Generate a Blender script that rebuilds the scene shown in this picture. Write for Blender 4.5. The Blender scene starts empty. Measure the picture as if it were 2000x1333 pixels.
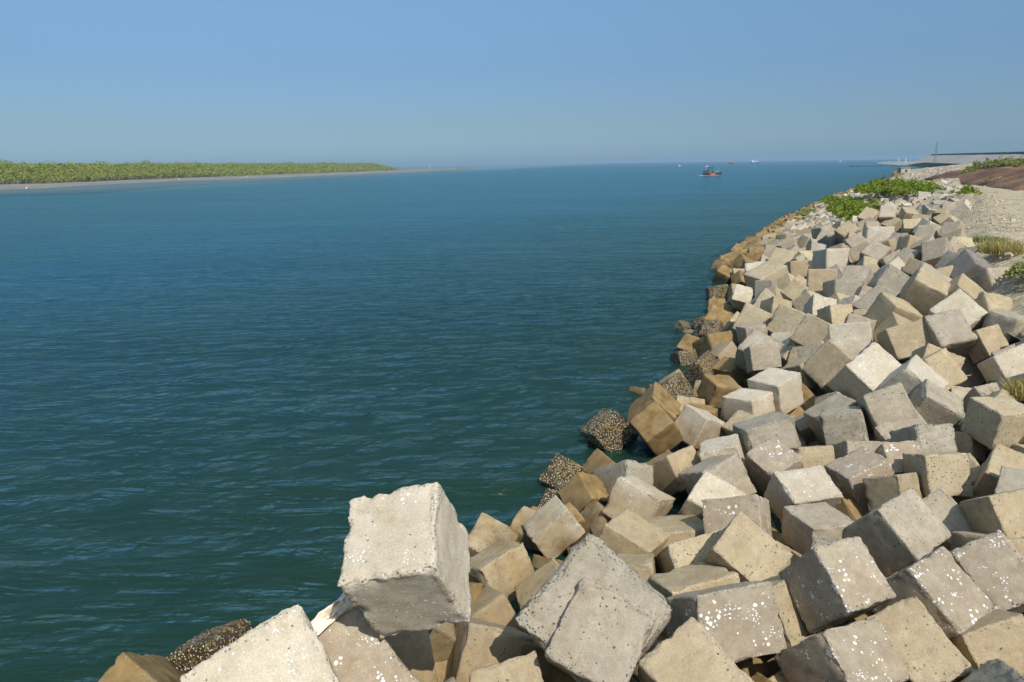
import bpy, bmesh, math, random
import numpy as np
from mathutils import Vector, Matrix, Quaternion, noise, Euler

random.seed(11)
RNG = np.random.default_rng(5)
R = math.radians
scene = bpy.context.scene
COL = scene.collection

# ------------------------------------------------------------------ helpers
def link(o):
    COL.objects.link(o)
    return o

def tag(o, label=None, cat=None, group=None, kind=None):
    if label: o['label'] = label
    if cat: o['category'] = cat
    if group: o['group'] = group
    if kind: o['kind'] = kind
    return o

def empty(name, loc, rz=0.0):
    o = bpy.data.objects.new(name, None)
    o.location = loc
    o.rotation_euler = (0, 0, rz)
    o.empty_display_size = .3
    return link(o)

def mesh_obj(name, verts, faces, mat, parent=None, smooth=False):
    me = bpy.data.meshes.new(name)
    me.from_pydata([tuple(v) for v in verts], [], [tuple(f) for f in faces])
    mats = mat if isinstance(mat, (list, tuple)) else [mat]
    for m in mats: me.materials.append(m)
    if smooth:
        me.polygons.foreach_set('use_smooth', [True] * len(me.polygons))
    me.update()
    o = bpy.data.objects.new(name, me)
    if parent is not None: o.parent = parent
    return link(o)

class MB:
    """collects boxes, tubes and sheets and links them as one mesh object"""
    def __init__(s): s.v = []; s.f = []
    def add(s, v, f):
        n = len(s.v); s.v += [tuple(p) for p in v]; s.f += [tuple(i + n for i in q) for q in f]
    def box(s, c, d, rz=0.0):
        cx, cy, cz = c; x, y, z = d[0] / 2, d[1] / 2, d[2] / 2
        ca, sa = math.cos(rz), math.sin(rz)
        v = [(cx + a * x * ca - b * y * sa, cy + a * x * sa + b * y * ca, cz + e * z)
             for a, b, e in ((-1,-1,-1),(1,-1,-1),(1,1,-1),(-1,1,-1),(-1,-1,1),(1,-1,1),(1,1,1),(-1,1,1))]
        s.add(v, [(0,3,2,1),(4,5,6,7),(0,1,5,4),(1,2,6,5),(2,3,7,6),(3,0,4,7)])
    def tube(s, a, b, r0, r1=None, n=8):
        r1 = r0 if r1 is None else r1
        a = Vector(a); b = Vector(b); d = (b - a).normalized()
        u = d.orthogonal().normalized(); w = d.cross(u)
        v = []
        for p, r in ((a, r0), (b, r1)):
            for k in range(n):
                t = 2 * math.pi * k / n
                v.append(p + u * (r * math.cos(t)) + w * (r * math.sin(t)))
        f = [(k, (k + 1) % n, n + (k + 1) % n, n + k) for k in range(n)]
        f += [tuple(range(n - 1, -1, -1)), tuple(range(n, 2 * n))]
        s.add(v, f)
    def build(s, name, mat, parent=None, smooth=False):
        return mesh_obj(name, s.v, s.f, mat, parent, smooth)

# ------------------------------------------------------------------ materials
class NT:
    def __init__(s, name):
        s.m = bpy.data.materials.new(name); s.m.use_nodes = True
        s.t = s.m.node_tree; s.t.nodes.clear()
        s.out = s.t.nodes.new('ShaderNodeOutputMaterial')
    def n(s, typ, ins=None, **kw):
        nd = s.t.nodes.new('ShaderNode' + typ)
        for k, v in kw.items(): setattr(nd, k, v)
        for k, v in (ins or {}).items():
            sk = nd.inputs[k]
            if isinstance(v, bpy.types.NodeSocket): s.t.links.new(v, sk)
            else: sk.default_value = v
        return nd
    def ramp(s, fac, stops, interp='LINEAR'):
        nd = s.t.nodes.new('ShaderNodeValToRGB'); cr = nd.color_ramp; cr.interpolation = interp
        while len(cr.elements) < len(stops): cr.elements.new(.5)
        for e, (p, c) in zip(cr.elements, stops):
            e.position = p; e.color = (*c, 1) if len(c) == 3 else c
        s.t.links.new(fac, nd.inputs[0]); return nd.outputs[0]
    def mix(s, fac, a, b, mode='MIX'):
        nd = s.t.nodes.new('ShaderNodeMix'); nd.data_type = 'RGBA'; nd.blend_type = mode
        for i, v in ((0, fac), (6, a), (7, b)):
            if isinstance(v, bpy.types.NodeSocket): s.t.links.new(v, nd.inputs[i])
            else: nd.inputs[i].default_value = v if i == 0 else ((*v, 1) if len(v) == 3 else v)
        return nd.outputs[2]
    def math(s, op, a, b=None, c=None, clamp=False):
        nd = s.t.nodes.new('ShaderNodeMath'); nd.operation = op; nd.use_clamp = clamp
        for i, v in enumerate((a, b, c)):
            if v is None: continue
            if isinstance(v, bpy.types.NodeSocket): s.t.links.new(v, nd.inputs[i])
            else: nd.inputs[i].default_value = v
        return nd.outputs[0]
    def maprange(s, v, a, b, c=0., d=1.):
        nd = s.n('MapRange', {'Value': v, 'From Min': a, 'From Max': b, 'To Min': c, 'To Max': d}); return nd.outputs[0]
    def noise(s, vec, scale, detail=4, rough=.55, dist=0.):
        return s.n('TexNoise', {'Vector': vec, 'Scale': scale, 'Detail': detail, 'Roughness': rough, 'Distortion': dist}).outputs[0]
    def done(s, shader):
        s.t.links.new(shader, s.out.inputs[0]); return s.m

def simple(name, col, rough=.7, var=.15, scale=3., metallic=0.):
    t = NT(name)
    tc = t.n('TexCoord').outputs['Object']
    nz = t.noise(tc, scale, 4)
    c = t.mix(nz, tuple(x * (1 - var) for x in col), tuple(min(1, x * (1 + var)) for x in col))
    b = t.n('BsdfPrincipled', {'Base Color': c, 'Roughness': rough, 'Metallic': metallic})
    return t.done(b.outputs[0])

def concrete(name, c0, c1, grit=.5, pits=0., lime=0., tide=0., shells=0., agg=.6, bump=.5):
    """weathered cast concrete: c0/c1 two tones, pits = dark holes, lime = white splashes,
    agg = pebbles bared along the worn edges, shells = barnacle crust"""
    t = NT(name)
    tc = t.n('TexCoord').outputs['Object']
    rnd = t.n('ObjectInfo').outputs['Random']
    off = t.n('VectorMath', {0: tc, 1: t.n('CombineXYZ', {0: t.math('MULTIPLY', rnd, 91.), 1: t.math('MULTIPLY', rnd, 37.), 2: t.math('MULTIPLY', rnd, 53.)}).outputs[0]}, operation='ADD').outputs[0]
    wear = t.n('Attribute', attribute_name='wear').outputs['Fac']
    big = t.noise(off, 1.7, 5, .6)
    mid = t.noise(off, 7., 5, .65)
    fine = t.noise(off, 55., 3, .7)
    grain = t.noise(off, 190., 2, .7)
    col = t.mix(t.maprange(big, .35, .65), c0, c1)
    # blotchy weathering and per block tint
    col = t.mix(t.math('MULTIPLY', t.maprange(mid, .42, .72), grit), col, tuple(x * .62 for x in c0))
    stain = t.noise(t.n('Mapping', {'Vector': off, 'Scale': (1.3, 1.3, 3.2)}).outputs[0], 1.4, 6, .7, .8)
    col = t.mix(t.math('MULTIPLY', t.maprange(stain, .5, .72), .55), col, tuple(x * y for x, y in zip(c0, (.74, .66, .52))))
    col = t.mix(t.math('MULTIPLY', t.maprange(t.noise(off, 3.1, 5, .7), .56, .74), .5), col, tuple(min(.7, x * 1.35) for x in c1))
    tint = t.ramp(rnd, [(0., (.86, .85, .84)), (.35, (1., .985, .96)), (.7, (1.04, 1.01, .97)), (1., (.94, .95, .96))])
    col = t.mix(1., col, tint, 'MULTIPLY')
    g = t.ramp(grain, [(.3, (.70, .70, .70)), (.7, (1.16, 1.16, 1.16))])
    col = t.mix(.75, col, g, 'MULTIPLY')
    f2 = t.ramp(fine, [(.3, (.70, .69, .66)), (.62, (1.08, 1.08, 1.08))])
    col = t.mix(.7, col, f2, 'MULTIPLY')
    # bared aggregate on worn edges
    vor = t.n('TexVoronoi', {'Vector': off, 'Scale': 25., 'Randomness': 1.})
    vd, vc = vor.outputs['Distance'], vor.outputs['Color']
    sep = t.n('SeparateColor', {0: vc}).outputs[0]
    amask = t.maprange(t.math('ADD', t.math('MULTIPLY', wear, .8), t.math('ADD', t.math('MULTIPLY', mid, .9), t.math('MULTIPLY', big, .9))), 1.28, 1.5)
    amask = t.math('MULTIPLY', amask, agg, clamp=True)
    stone = t.ramp(sep, [(0., (.07, .07, .07)), (.3, (.15, .145, .135)), (.55, (.27, .25, .22)), (1., (.44, .40, .35))])
    inst = t.math('MULTIPLY', t.math('LESS_THAN', vd, .36), amask)
    col = t.mix(inst, col, stone)
    # pits and pepper holes
    height = t.math('ADD', t.math('MULTIPLY', fine, .35), t.math('MULTIPLY', grain, .25))
    height = t.math('ADD', height, t.math('MULTIPLY', t.math('MULTIPLY', vd, amask), .9))
    if pits > 0:
        pv = t.n('TexVoronoi', {'Vector': t.n('VectorMath', {0: off, 1: t.n('CombineXYZ', {0: t.math('MULTIPLY', mid, .12), 1: t.math('MULTIPLY', fine, .05), 2: 0.}).outputs[0]}, operation='ADD').outputs[0], 'Scale': 24., 'Randomness': 1.})
        pr = t.n('SeparateColor', {0: pv.outputs['Color']}).outputs[0]
        lim = t.math('MULTIPLY', t.maprange(pr, 1. - pits, 1., 0., .42), t.maprange(big, .3, .55, .35, 1.))
        pm = t.math('LESS_THAN', pv.outputs['Distance'], lim)
        col = t.mix(t.math('MULTIPLY', pm, .85), col, (.06, .055, .048))
        height = t.math('SUBTRACT', height, t.math('MULTIPLY', pm, .6))
    if lime > 0:
        lv = t.n('TexVoronoi', {'Vector': off, 'Scale': 16., 'Randomness': 1.})
        lr = t.n('SeparateColor', {0: lv.outputs['Color']}).outputs[1]
        patch = t.maprange(t.noise(off, 2.6, 3, .6), .43, .62)
        lm = t.math('LESS_THAN', t.math('ADD', lv.outputs['Distance'], t.math('ADD', t.math('MULTIPLY', t.math('SUBTRACT', t.noise(off, 24., 3, .6), .35), .7), t.math('MULTIPLY', fine, .12))), t.math('MULTIPLY', t.math('MULTIPLY', t.maprange(lr, .25, 1., .14, .62), patch), lime))
        l2 = t.n('TexVoronoi', {'Vector': off, 'Scale': 26., 'Randomness': 1.})
        lm2 = t.math('LESS_THAN', l2.outputs['Distance'], t.math('MULTIPLY', t.math('MULTIPLY', t.maprange(t.noise(off, 4., 2), .52, .7), .36), lime))
        lm = t.math('MAXIMUM', lm, lm2)
        col = t.mix(t.math('MULTIPLY', lm, .85), col, (.78, .77, .76))
    geo = t.n('NewGeometry')
    z = t.n('SeparateXYZ', {0: geo.outputs['Position']}).outputs[2]
    wob = t.noise(geo.outputs['Position'], 1.1, 4, .6)
    # tide stain: ochre algae then dark wet foot near the waterline
    zt = t.math('ADD', z, t.math('MULTIPLY', t.math('SUBTRACT', wob, .5), 1.1))
    st = t.math('SUBTRACT', 1., t.maprange(zt, .35 + tide, 1.35 + tide))
    ochre = t.ramp(t.noise(off, 3.2, 4, .6), [(.3, (.12, .072, .022)), (.5, (.27, .17, .055)), (.72, (.37, .26, .115))])
    col = t.mix(t.math('MULTIPLY', st, t.maprange(t.noise(off, 1.5, 4, .65), .38, .6, .35, .85)), col, ochre)
    wet = t.math('SUBTRACT', 1., t.maprange(zt, -.05, .5))
    col = t.mix(t.math('MULTIPLY', wet, .75), col, (.038, .030, .018))
    rough = t.maprange(wet, 0., 1., .88, .35)
    # barnacle crust: small pale cones with dark gaps
    if shells > 0:
        bv = t.n('TexVoronoi', {'Vector': off, 'Scale': 21., 'Randomness': 1.})
        bc = t.n('SeparateColor', {0: bv.outputs['Color']})
        cover = t.math('ADD', shells, t.math('MULTIPLY', t.math('SUBTRACT', t.noise(off, 2.8, 4, .65), .5), 2.4))
        on = t.math('LESS_THAN', bc.outputs[0], cover)
        shell = t.ramp(bc.outputs[1], [(0., (.20, .135, .04)), (.25, (.42, .31, .12)), (.5, (.62, .54, .36)), (1., (.84, .80, .70))])
        dome = t.math('LESS_THAN', bv.outputs['Distance'], .40)
        col = t.mix(t.math('MULTIPLY', on, .95), col, t.mix(dome, (.045, .032, .015), shell))
        height = t.math('ADD', height, t.math('MULTIPLY', t.math('MULTIPLY', on, t.maprange(bv.outputs['Distance'], 0., .5, 1., 0.)), 2.6))
    height = t.math('ADD', height, t.math('MULTIPLY', mid, .8))
    bp = t.n('Bump', {'Height': height, 'Strength': bump, 'Distance': .03})
    b = t.n('BsdfPrincipled', {'Base Color': col, 'Roughness': rough, 'Normal': bp.outputs[0], 'Specular IOR Level': .35})
    return t.done(b.outputs[0])

MATS = {
 'g': concrete('grey_concrete', (.37,.315,.235), (.46,.40,.305), agg=.8, pits=.2),
 't': concrete('tan_concrete', (.40,.32,.20), (.48,.395,.265), agg=.6, pits=.2),
 'p': concrete('pale_concrete', (.53,.46,.345), (.62,.555,.44), grit=.35, agg=.8, lime=.85, pits=.07),
 's': concrete('pitted_concrete', (.46,.375,.235), (.54,.455,.31), pits=.8, agg=.8, grit=.25),
 'l': concrete('limed_concrete', (.36,.295,.215), (.44,.375,.28), lime=1.22, agg=.9),
 'w': concrete('tide_stained_concrete', (.20,.14,.07), (.29,.215,.125), tide=.9, agg=.5, shells=-.28),
 'b': concrete('barnacled_concrete', (.17,.125,.065), (.24,.18,.10), tide=.6, agg=.3, shells=.82, bump=.9),
 'r': concrete('rubbly_concrete', (.37,.335,.26), (.47,.425,.335), agg=1., pits=.45, grit=.5, bump=.9),
 'd': concrete('dark_grey_concrete', (.22,.20,.175), (.28,.255,.225), agg=.7),
}

# ------------------------------------------------------------------ concrete blocks
def cube_grid(n):
    """surface of the unit cube as an n x n grid per face, welded"""
    idx = {}; V = []; F = []
    def vid(p):
        k = tuple(round(c * n) for c in p)
        if k not in idx: idx[k] = len(V); V.append(tuple(c / n * 2 - 1 for c in k))
        return idx[k]
    for ax in range(3):
        for sgn in (0, 1):
            for i in range(n):
                for j in range(n):
                    q = []
                    for a, b in ((i, j), (i + 1, j), (i + 1, j + 1), (i, j + 1)):
                        p = [0, 0, 0]; p[ax] = sgn; p[(ax + 1) % 3] = a / n; p[(ax + 2) % 3] = b / n
                        q.append(vid(p))
                    F.append(tuple(q if sgn else q[::-1]))
    return np.array(V), F
GRID = {}
def block_mesh(name, size, n, mat, seed, rnd=.045, rough=1.):
    if n not in GRID: GRID[n] = cube_grid(n)
    V, F = GRID[n]
    rg = np.random.default_rng(seed)
    P = V.copy()
    # pack grid lines towards the edges so that the rounding is well resolved
    P = np.sign(P) * (1 - (1 - np.abs(P)) ** 1.5)
    sk = np.eye(3) + rg.normal(0, .018, (3, 3)); 
    o = rg.uniform(0, 500, 3)
    half = 1.0
    out = np.empty_like(P); wear = np.empty(len(P))
    for i, p in enumerate(P):
        q = Vector(p + o)
        r = rnd * 2 * (0.55 + 1.1 * max(0., noise.noise(q * 1.1) + .35))
        inner = np.clip(p, -half + r, half - r)
        d = p - inner
        L = np.linalg.norm(d)
        s = inner + d / L * r if L > 1e-6 else p
        a = np.sort(np.abs(p)); e = 1 - a[1]             # distance to the nearest edge
        wr = math.exp(-(e / .17) ** 2)
        nn = d / L if L > 1e-6 else np.zeros(3)
        if L <= 1e-6:
            nn = np.zeros(3); k = int(np.argmax(np.abs(p))); nn[k] = np.sign(p[k])
        low = noise.noise(q * .9) * .024 + noise.noise(q * 2.3) * .012
        hi = noise.noise(q * 6.1) * .009 + noise.noise(q * 13.) * .007
        chip = -max(0., noise.noise(q * 3.1 + Vector((9, 3, 7))) - .1) * .2 * wr
        out[i] = s + nn * (low + hi * (1 + 2.6 * wr) * rough + chip)
        wear[i] = wr
    out = (out @ sk.T) * (np.asarray(size) / 2 * 1.055)
    me = bpy.data.meshes.new(name)
    me.from_pydata(out.tolist(), [], F)
    at = me.attributes.new('wear', 'FLOAT', 'POINT'); at.data.foreach_set('value', wear)
    me.polygons.foreach_set('use_smooth', [True] * len(me.polygons))
    me.materials.append(MATS[mat]); me.update()
    return me

BLOCKS = [
 (-5.339,8.828,0.207,0.401,-0.800,-0.419,-0.155,(0.853,0.990,1.572),'w','ochre wet block tilted ridge-up, lowest in the bottom left corner of the bank'),
 (-4.844,10.006,-0.039,0.618,-0.757,-0.042,-0.207,(0.942,0.898,0.918),'b','dark barnacled block peeping from the water behind the pale lowest-left block'),
 (-2.508,6.240,2.399,0.381,-0.865,-0.325,-0.008,(1.160,1.245,1.137),'p','big pale block with one broad smooth face beside the ochre corner block'),
 (-1.993,7.274,1.748,0.353,-0.850,-0.389,-0.038,(1.096,1.355,1.079),'l','grey block glittering with white lime and topped by the pale rag'),
 (-1.210,7.405,3.335,0.134,0.007,0.964,0.230,(1.038,1.043,1.129),'p','biggest pale block standing high above the water, its top whitened'),
 (-1.248,9.889,-0.007,0.303,0.451,0.799,-0.258,(1.019,0.711,0.712),'s','tan rounded block in shade under the biggest pale block'),
 (-0.439,9.268,0.525,0.152,0.082,-0.954,0.246,(0.956,0.947,0.962),'t','tan block with a narrow grey side, below the biggest pale block'),
 (-0.099,8.014,0.899,0.348,-0.929,-0.118,-0.053,(0.903,0.794,0.860),'t','pinkish block at the bottom edge left of the flat grey diamond block'),
 (1.083,8.526,1.753,0.397,-0.839,0.357,0.106,(1.438,1.400,1.176),'r','large grey block edged with exposed pebbles, behind the flat grey diamond block'),
 (1.107,8.224,1.620,0.401,-0.879,0.251,0.062,(1.004,1.033,1.210),'g','flat grey diamond-shaped block leaning on the pebble-edged large block'),
 (2.192,7.530,1.498,0.278,-0.913,-0.260,-0.144,(0.859,1.019,0.881),'t','pinkish block with a pointed top at the bottom edge, right of the flat grey diamond'),
 (2.482,7.915,0.607,0.007,-0.984,-0.136,-0.113,(0.775,0.797,0.805),'p','small pale block corner at the bottom edge in front of the pinkish pointed block'),
 (1.388,8.250,0.339,0.021,-0.926,-0.324,-0.193,(0.871,0.850,0.861),'r','speckled block corner at the bottom edge under the flat grey diamond block'),
 (2.941,8.967,1.325,0.477,-0.870,-0.108,0.069,(1.157,0.896,0.999),'l','tan square-faced block splashed with white drops above the bottom edge'),
 (2.877,9.970,0.876,0.587,-0.799,-0.130,0.013,(1.090,1.033,1.021),'t','tan block whose top edge shows just behind the white-splashed square block'),
 (3.160,11.277,0.835,0.106,-0.050,0.927,-0.357,(0.987,1.015,0.777),'s','pitted tan block with a dark shaded side, left of the brown diamond block'),
 (3.131,12.543,0.462,0.634,-0.772,-0.032,0.024,(1.057,0.948,0.973),'t','smooth yellowish block just behind the pitted block with the dark side'),
 (3.726,10.522,1.377,0.352,-0.849,-0.379,-0.113,(0.829,0.933,0.927),'t','brown diamond-shaped block with pebbly worn edges overhanging its neighbours'),
 (4.174,12.157,1.135,0.077,0.246,0.925,-0.278,(0.989,1.010,0.885),'l','tan block with white drops on its front, directly behind the brown diamond block'),
 (4.000,13.406,0.829,0.250,-0.847,-0.469,-0.028,(0.905,0.899,0.896),'p','cream wedge-topped block leaning between two grey blocks above the brown diamond'),
 (4.440,14.464,0.903,0.167,-0.216,0.944,-0.188,(0.949,0.865,0.899),'g','smooth light grey block with a tan right side, behind the cream wedge-topped block'),
 (4.893,15.498,0.920,0.142,0.132,0.980,-0.044,(0.865,0.913,0.933),'p','whitish flat-topped block behind the smooth light grey block'),
 (3.811,15.626,0.618,0.291,0.440,0.841,-0.121,(0.851,0.863,0.811),'t','pinkish block with white crust, left of the whitish flat-topped block'),
 (2.483,15.399,0.447,0.113,0.515,0.793,-0.306,(1.476,0.757,0.781),'r','grey-green lichened block with a rounded back beside the small orange wet block'),
 (2.659,13.981,0.629,0.181,-0.316,-0.922,0.134,(0.994,0.868,0.798),'p','cream square-faced block with tiny dark pits and a shaded right side'),
 (2.135,12.080,0.693,0.667,-0.672,0.304,-0.106,(0.952,0.907,0.903),'t','tan wedge block with a grey slanting edge below the cream square-faced block'),
 (2.020,11.106,0.654,0.070,0.106,0.982,-0.139,(0.777,0.776,0.742),'t','small upright tan block right of the large pebble-edged block'),
 (0.788,13.278,0.506,0.684,-0.650,-0.308,-0.121,(0.920,0.645,0.707),'p','cream block tilted to the left above a dark hollow, near the orange wet blocks'),
 (-0.607,13.157,0.076,0.161,-0.951,0.148,0.220,(0.871,0.920,0.895),'s','pale block peppered with dark pits, right beside the biggest pale block'),
 (0.274,13.747,0.018,0.096,-0.964,0.188,0.159,(0.767,0.805,0.802),'g',"grey block at the water's edge behind the pepper-pitted pale block"),
 (0.622,14.415,-0.121,0.124,-0.975,-0.106,0.152,(0.636,0.624,0.630),'w','thin orange wet block at the waterline behind the grey edge block'),
 (1.157,13.936,0.225,0.161,-0.946,-0.201,-0.195,(0.552,0.580,0.581),'w','orange wet diamond block at the waterline before the shell-covered wet block'),
 (1.289,16.445,0.087,0.175,-0.877,-0.340,-0.292,(0.800,0.807,0.811),'b','yellow-shelled block standing alone in the shallow water, farthest out of its cluster'),
 (1.624,15.009,0.342,0.305,-0.851,-0.067,-0.423,(0.707,0.724,0.733),'w','olive wet block between two shell-crusted ones at the waterline'),
 (0.972,15.133,-0.112,0.125,-0.808,-0.572,-0.061,(0.730,0.706,0.716),'b','wet block with large white shells low at the waterline by the orange diamond'),
 (2.263,16.660,0.165,0.102,-0.908,-0.179,-0.364,(0.719,0.742,0.741),'w','smooth orange-tan block at the waterline under the big shell-crusted block'),
 (1.919,14.247,0.071,0.076,-0.894,-0.228,-0.377,(0.595,0.695,0.692),'r','small grey-green block wedged under the cream square-faced block'),
 (2.634,18.886,0.404,0.638,-0.664,-0.382,-0.083,(0.925,0.855,0.884),'b','big white-shelled block with olive top overhanging the water'),
 (3.993,19.292,0.792,0.308,-0.516,0.750,-0.276,(0.971,1.130,0.959),'w','brown wet block with a sharp ridge and dark seaward side'),
 (3.856,18.106,0.746,0.199,-0.925,-0.134,-0.294,(0.875,0.891,0.889),'w','square ochre-brown block face below the sharp-ridged brown block'),
 (4.005,19.372,-0.251,0.195,0.008,0.975,0.103,(0.748,0.706,0.674),'s','small ochre speckled block in the hollow beneath the square ochre-brown block'),
 (5.061,18.250,0.699,0.174,-0.495,-0.839,0.142,(0.912,0.954,0.857),'p','pale pinkish block with a pitted right side, right of the square ochre-brown block'),
 (5.379,19.374,0.572,0.014,-0.233,-0.971,0.056,(0.856,0.759,0.689),'w','long ochre block with a cluster of shells on its end'),
 (6.481,21.438,0.730,0.142,-0.589,-0.796,0.013,(0.821,0.907,0.716),'w','brown block with a chestnut shaded side, left of the flat-topped cream block'),
 (6.574,18.990,1.063,0.067,0.435,0.898,0.003,(1.009,0.995,0.718),'p','flat-topped cream block with a clean square corner, in the middle of the slope'),
 (7.491,19.469,1.341,0.079,0.476,0.873,0.065,(1.047,1.028,0.897),'p','large pinkish flat-topped block behind the clean-cornered cream block'),
 (7.692,24.255,0.506,0.147,0.476,0.853,0.158,(0.902,0.793,0.668),'w','brown slab-like block with rusty shell-dotted end'),
 (6.828,24.865,0.430,0.265,-0.318,0.856,-0.309,(0.946,0.936,0.718),'b','tan block with dark shell-dotted side at the water'),
 (5.379,22.918,0.179,0.418,-0.810,-0.396,0.116,(0.893,0.891,0.893),'b','narrow block white with barnacles right at the waterline below the shell-dotted side'),
 (7.876,27.090,0.738,0.217,0.536,0.806,-0.126,(1.075,1.049,0.721),'w','brown pointed block with a smooth shaded flank near the barnacled rocks'),
 (6.825,27.307,0.082,0.060,-0.135,0.970,-0.194,(0.806,0.805,0.736),'b','brown block with shells down its seaward flank, below the pointed brown block'),
 (7.367,28.637,0.259,0.377,-0.846,0.376,-0.040,(0.748,0.748,0.758),'w','flat brown block tucked seaward of the brown pointed block'),
 (7.773,25.348,0.683,0.580,-0.736,-0.342,-0.070,(0.843,0.848,0.858),'t','tan three-cornered block top behind the brown slab-like block'),
 (8.118,22.429,1.502,0.068,0.043,0.978,-0.192,(0.891,0.886,0.766),'g','light grey upright square block with a black shaded side'),
 (8.391,23.582,1.303,0.293,-0.863,-0.366,-0.190,(1.039,1.127,1.030),'r','rough grey block behind the upright grey square block'),
 (9.639,27.830,1.375,0.534,-0.767,0.354,-0.036,(1.114,1.152,1.078),'s','yellow square-faced pitted block leaning over a dark hollow'),
 (10.522,26.378,1.695,0.549,-0.717,0.406,-0.140,(1.049,1.109,1.037),'s','wide pale pitted block right of the yellow leaning block'),
 (10.512,24.094,1.831,0.529,-0.703,0.459,-0.127,(0.984,1.076,1.000),'s','pale leaning pitted block, third of the row from the yellow leaning block'),
 (10.600,21.670,2.146,0.538,-0.812,0.131,-0.183,(1.150,1.115,1.076),'p','whitish pitted square block at the landward end of the pitted row'),
 (9.321,19.840,1.804,0.443,-0.630,0.608,-0.192,(1.047,1.135,1.044),'t','yellow-tan leaning block seaward of the big dark-sided pale block'),
 (9.499,18.408,2.035,0.389,-0.868,-0.289,-0.108,(1.225,1.096,1.202),'p','big pale block with broad sunlit face and black underside, middle of the slope'),
 (8.241,17.169,1.261,0.163,-0.721,0.641,-0.206,(0.924,1.019,0.940),'g','narrow grey block top under the black underside of the big pale block'),
 (7.940,16.147,1.516,0.628,-0.732,0.090,-0.249,(0.866,0.760,0.842),'r','rough grey-white block with an upright face between two black gaps'),
 (7.912,17.927,0.800,0.241,0.092,0.960,0.113,(0.552,0.583,0.564),'d','small dark grey block beside the rough upright grey-white block'),
 (6.073,16.155,1.278,0.146,-0.022,0.982,-0.115,(1.178,1.044,0.838),'r','rubbly broad block of exposed gravel above the white-dotted pink block'),
 (6.124,17.705,0.802,0.227,-0.792,0.538,-0.181,(0.742,0.686,0.749),'s','yellowish speckled block between the cream flat-top and the rubbly broad block'),
 (5.789,14.775,1.066,0.160,-0.954,-0.203,-0.155,(0.817,0.835,0.841),'l','pinkish-tan block dotted white along its top in front of the rubbly block'),
 (6.750,15.138,1.074,0.560,-0.828,-0.032,-0.001,(0.751,0.632,0.733),'t','low pinkish slab-like block right of the white-dotted pink block'),
 (5.796,13.226,1.184,0.158,-0.618,-0.755,-0.154,(0.772,1.047,0.774),'p','pale block with a chalky white patch and dark left side'),
 (5.479,11.713,1.206,0.028,0.649,0.760,-0.008,(0.947,0.787,0.651),'g','pinkish grey flat-topped block in front of the chalk-patched block'),
 (6.431,10.990,1.559,0.283,-0.433,-0.829,-0.212,(0.913,0.960,1.001),'g','broad grey block with a dark brown side, above the white-flecked pair'),
 (7.620,11.508,1.433,0.377,-0.739,0.555,0.053,(0.897,0.575,0.761),'g','grey block joined flush to the broad brown-sided one'),
 (7.227,13.730,1.298,0.199,-0.066,0.978,-0.025,(0.919,0.842,0.771),'l','grey-topped block with a front splattered white, right of the chalk-patched block'),
 (8.119,14.029,1.512,0.388,-0.920,0.014,-0.052,(0.697,0.654,0.720),'l','pinkish smooth block with white drips on its right edge'),
 (7.401,12.856,1.423,0.486,-0.831,-0.181,0.201,(0.693,0.594,0.692),'t','tan block sliver behind the broad grey brown-sided block'),
 (8.326,13.039,1.690,0.556,-0.831,-0.009,-0.014,(0.815,0.777,0.819),'s','upright cream block with black polka-dot pits'),
 (8.903,14.564,1.731,0.488,-0.867,-0.056,0.080,(0.893,0.647,0.886),'r','rough cream block just above the polka-dot pitted block'),
 (10.276,14.267,2.298,0.557,-0.517,0.503,-0.413,(0.853,0.774,0.830),'s','pale yellow rough-faced block near the dry grass at the edge'),
 (9.921,14.648,1.600,0.033,0.453,0.860,-0.234,(0.465,0.639,0.520),'t','small tan block squeezed under the pale yellow rough-faced block'),
 (9.965,16.121,1.918,0.214,-0.205,-0.941,-0.163,(0.906,0.884,0.879),'r','grey block with a shaded brown flank behind the rough cream block'),
 (8.845,16.079,1.988,0.180,0.114,0.952,-0.219,(0.865,0.876,0.875),'g','pale grey block with a swollen square face beside the black hollow'),
 (12.939,20.110,1.482,0.443,-0.768,0.344,0.309,(1.092,0.976,0.996),'t','yellow tan leaning block beside the deep dark gap and the weed'),
 (10.810,17.696,2.295,0.297,-0.795,0.406,0.338,(0.922,0.910,0.903),'t','tan leaning block, seaward twin next to the yellow tan leaning block'),
 (10.014,17.120,2.203,0.174,-0.894,0.306,0.278,(0.994,0.932,0.936),'p','long pinkish strip of a block in front of the tan leaning pair'),
 (11.594,20.465,2.495,0.134,0.062,0.967,-0.209,(1.064,0.983,0.933),'t','cream square-faced block with a dark left side, highest square face on the slope'),
 (12.521,20.045,2.741,0.366,-0.921,-0.017,-0.136,(0.985,1.040,0.983),'g','light grey block with broken underside beside the highest cream square-faced block'),
 (13.572,21.306,2.957,0.442,-0.723,0.531,0.031,(1.061,1.069,1.028),'p','bright pale tilted block above the broken-bottomed grey block'),
 (14.365,20.278,2.961,0.609,-0.591,0.428,-0.312,(0.840,0.741,0.814),'r','rough beige block near the landward edge under the bright pale tilted one'),
 (13.380,19.599,2.611,0.291,-0.535,-0.703,-0.367,(0.800,0.655,0.703),'t','yellow sided block with a small dark flank just seaward of the deep dark gap'),
 (12.440,17.140,2.638,0.178,0.028,0.950,-0.257,(0.930,0.880,0.778),'p','pale block at the right border over the deep dark gap'),
 (10.835,15.162,1.999,0.295,-0.857,0.328,0.268,(0.838,0.872,0.859),'t','tan smooth block at the right border beside the dry grass tuft'),
 (14.794,21.668,3.026,0.320,-0.938,0.065,0.114,(0.884,0.880,0.884),'t','pale yellow block right under the dark-flanked crest block'),
 (15.195,23.847,3.129,0.244,-0.891,0.244,0.295,(1.001,0.974,0.962),'t','narrow tan block standing between bright tilted block and crest blocks'),
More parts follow.
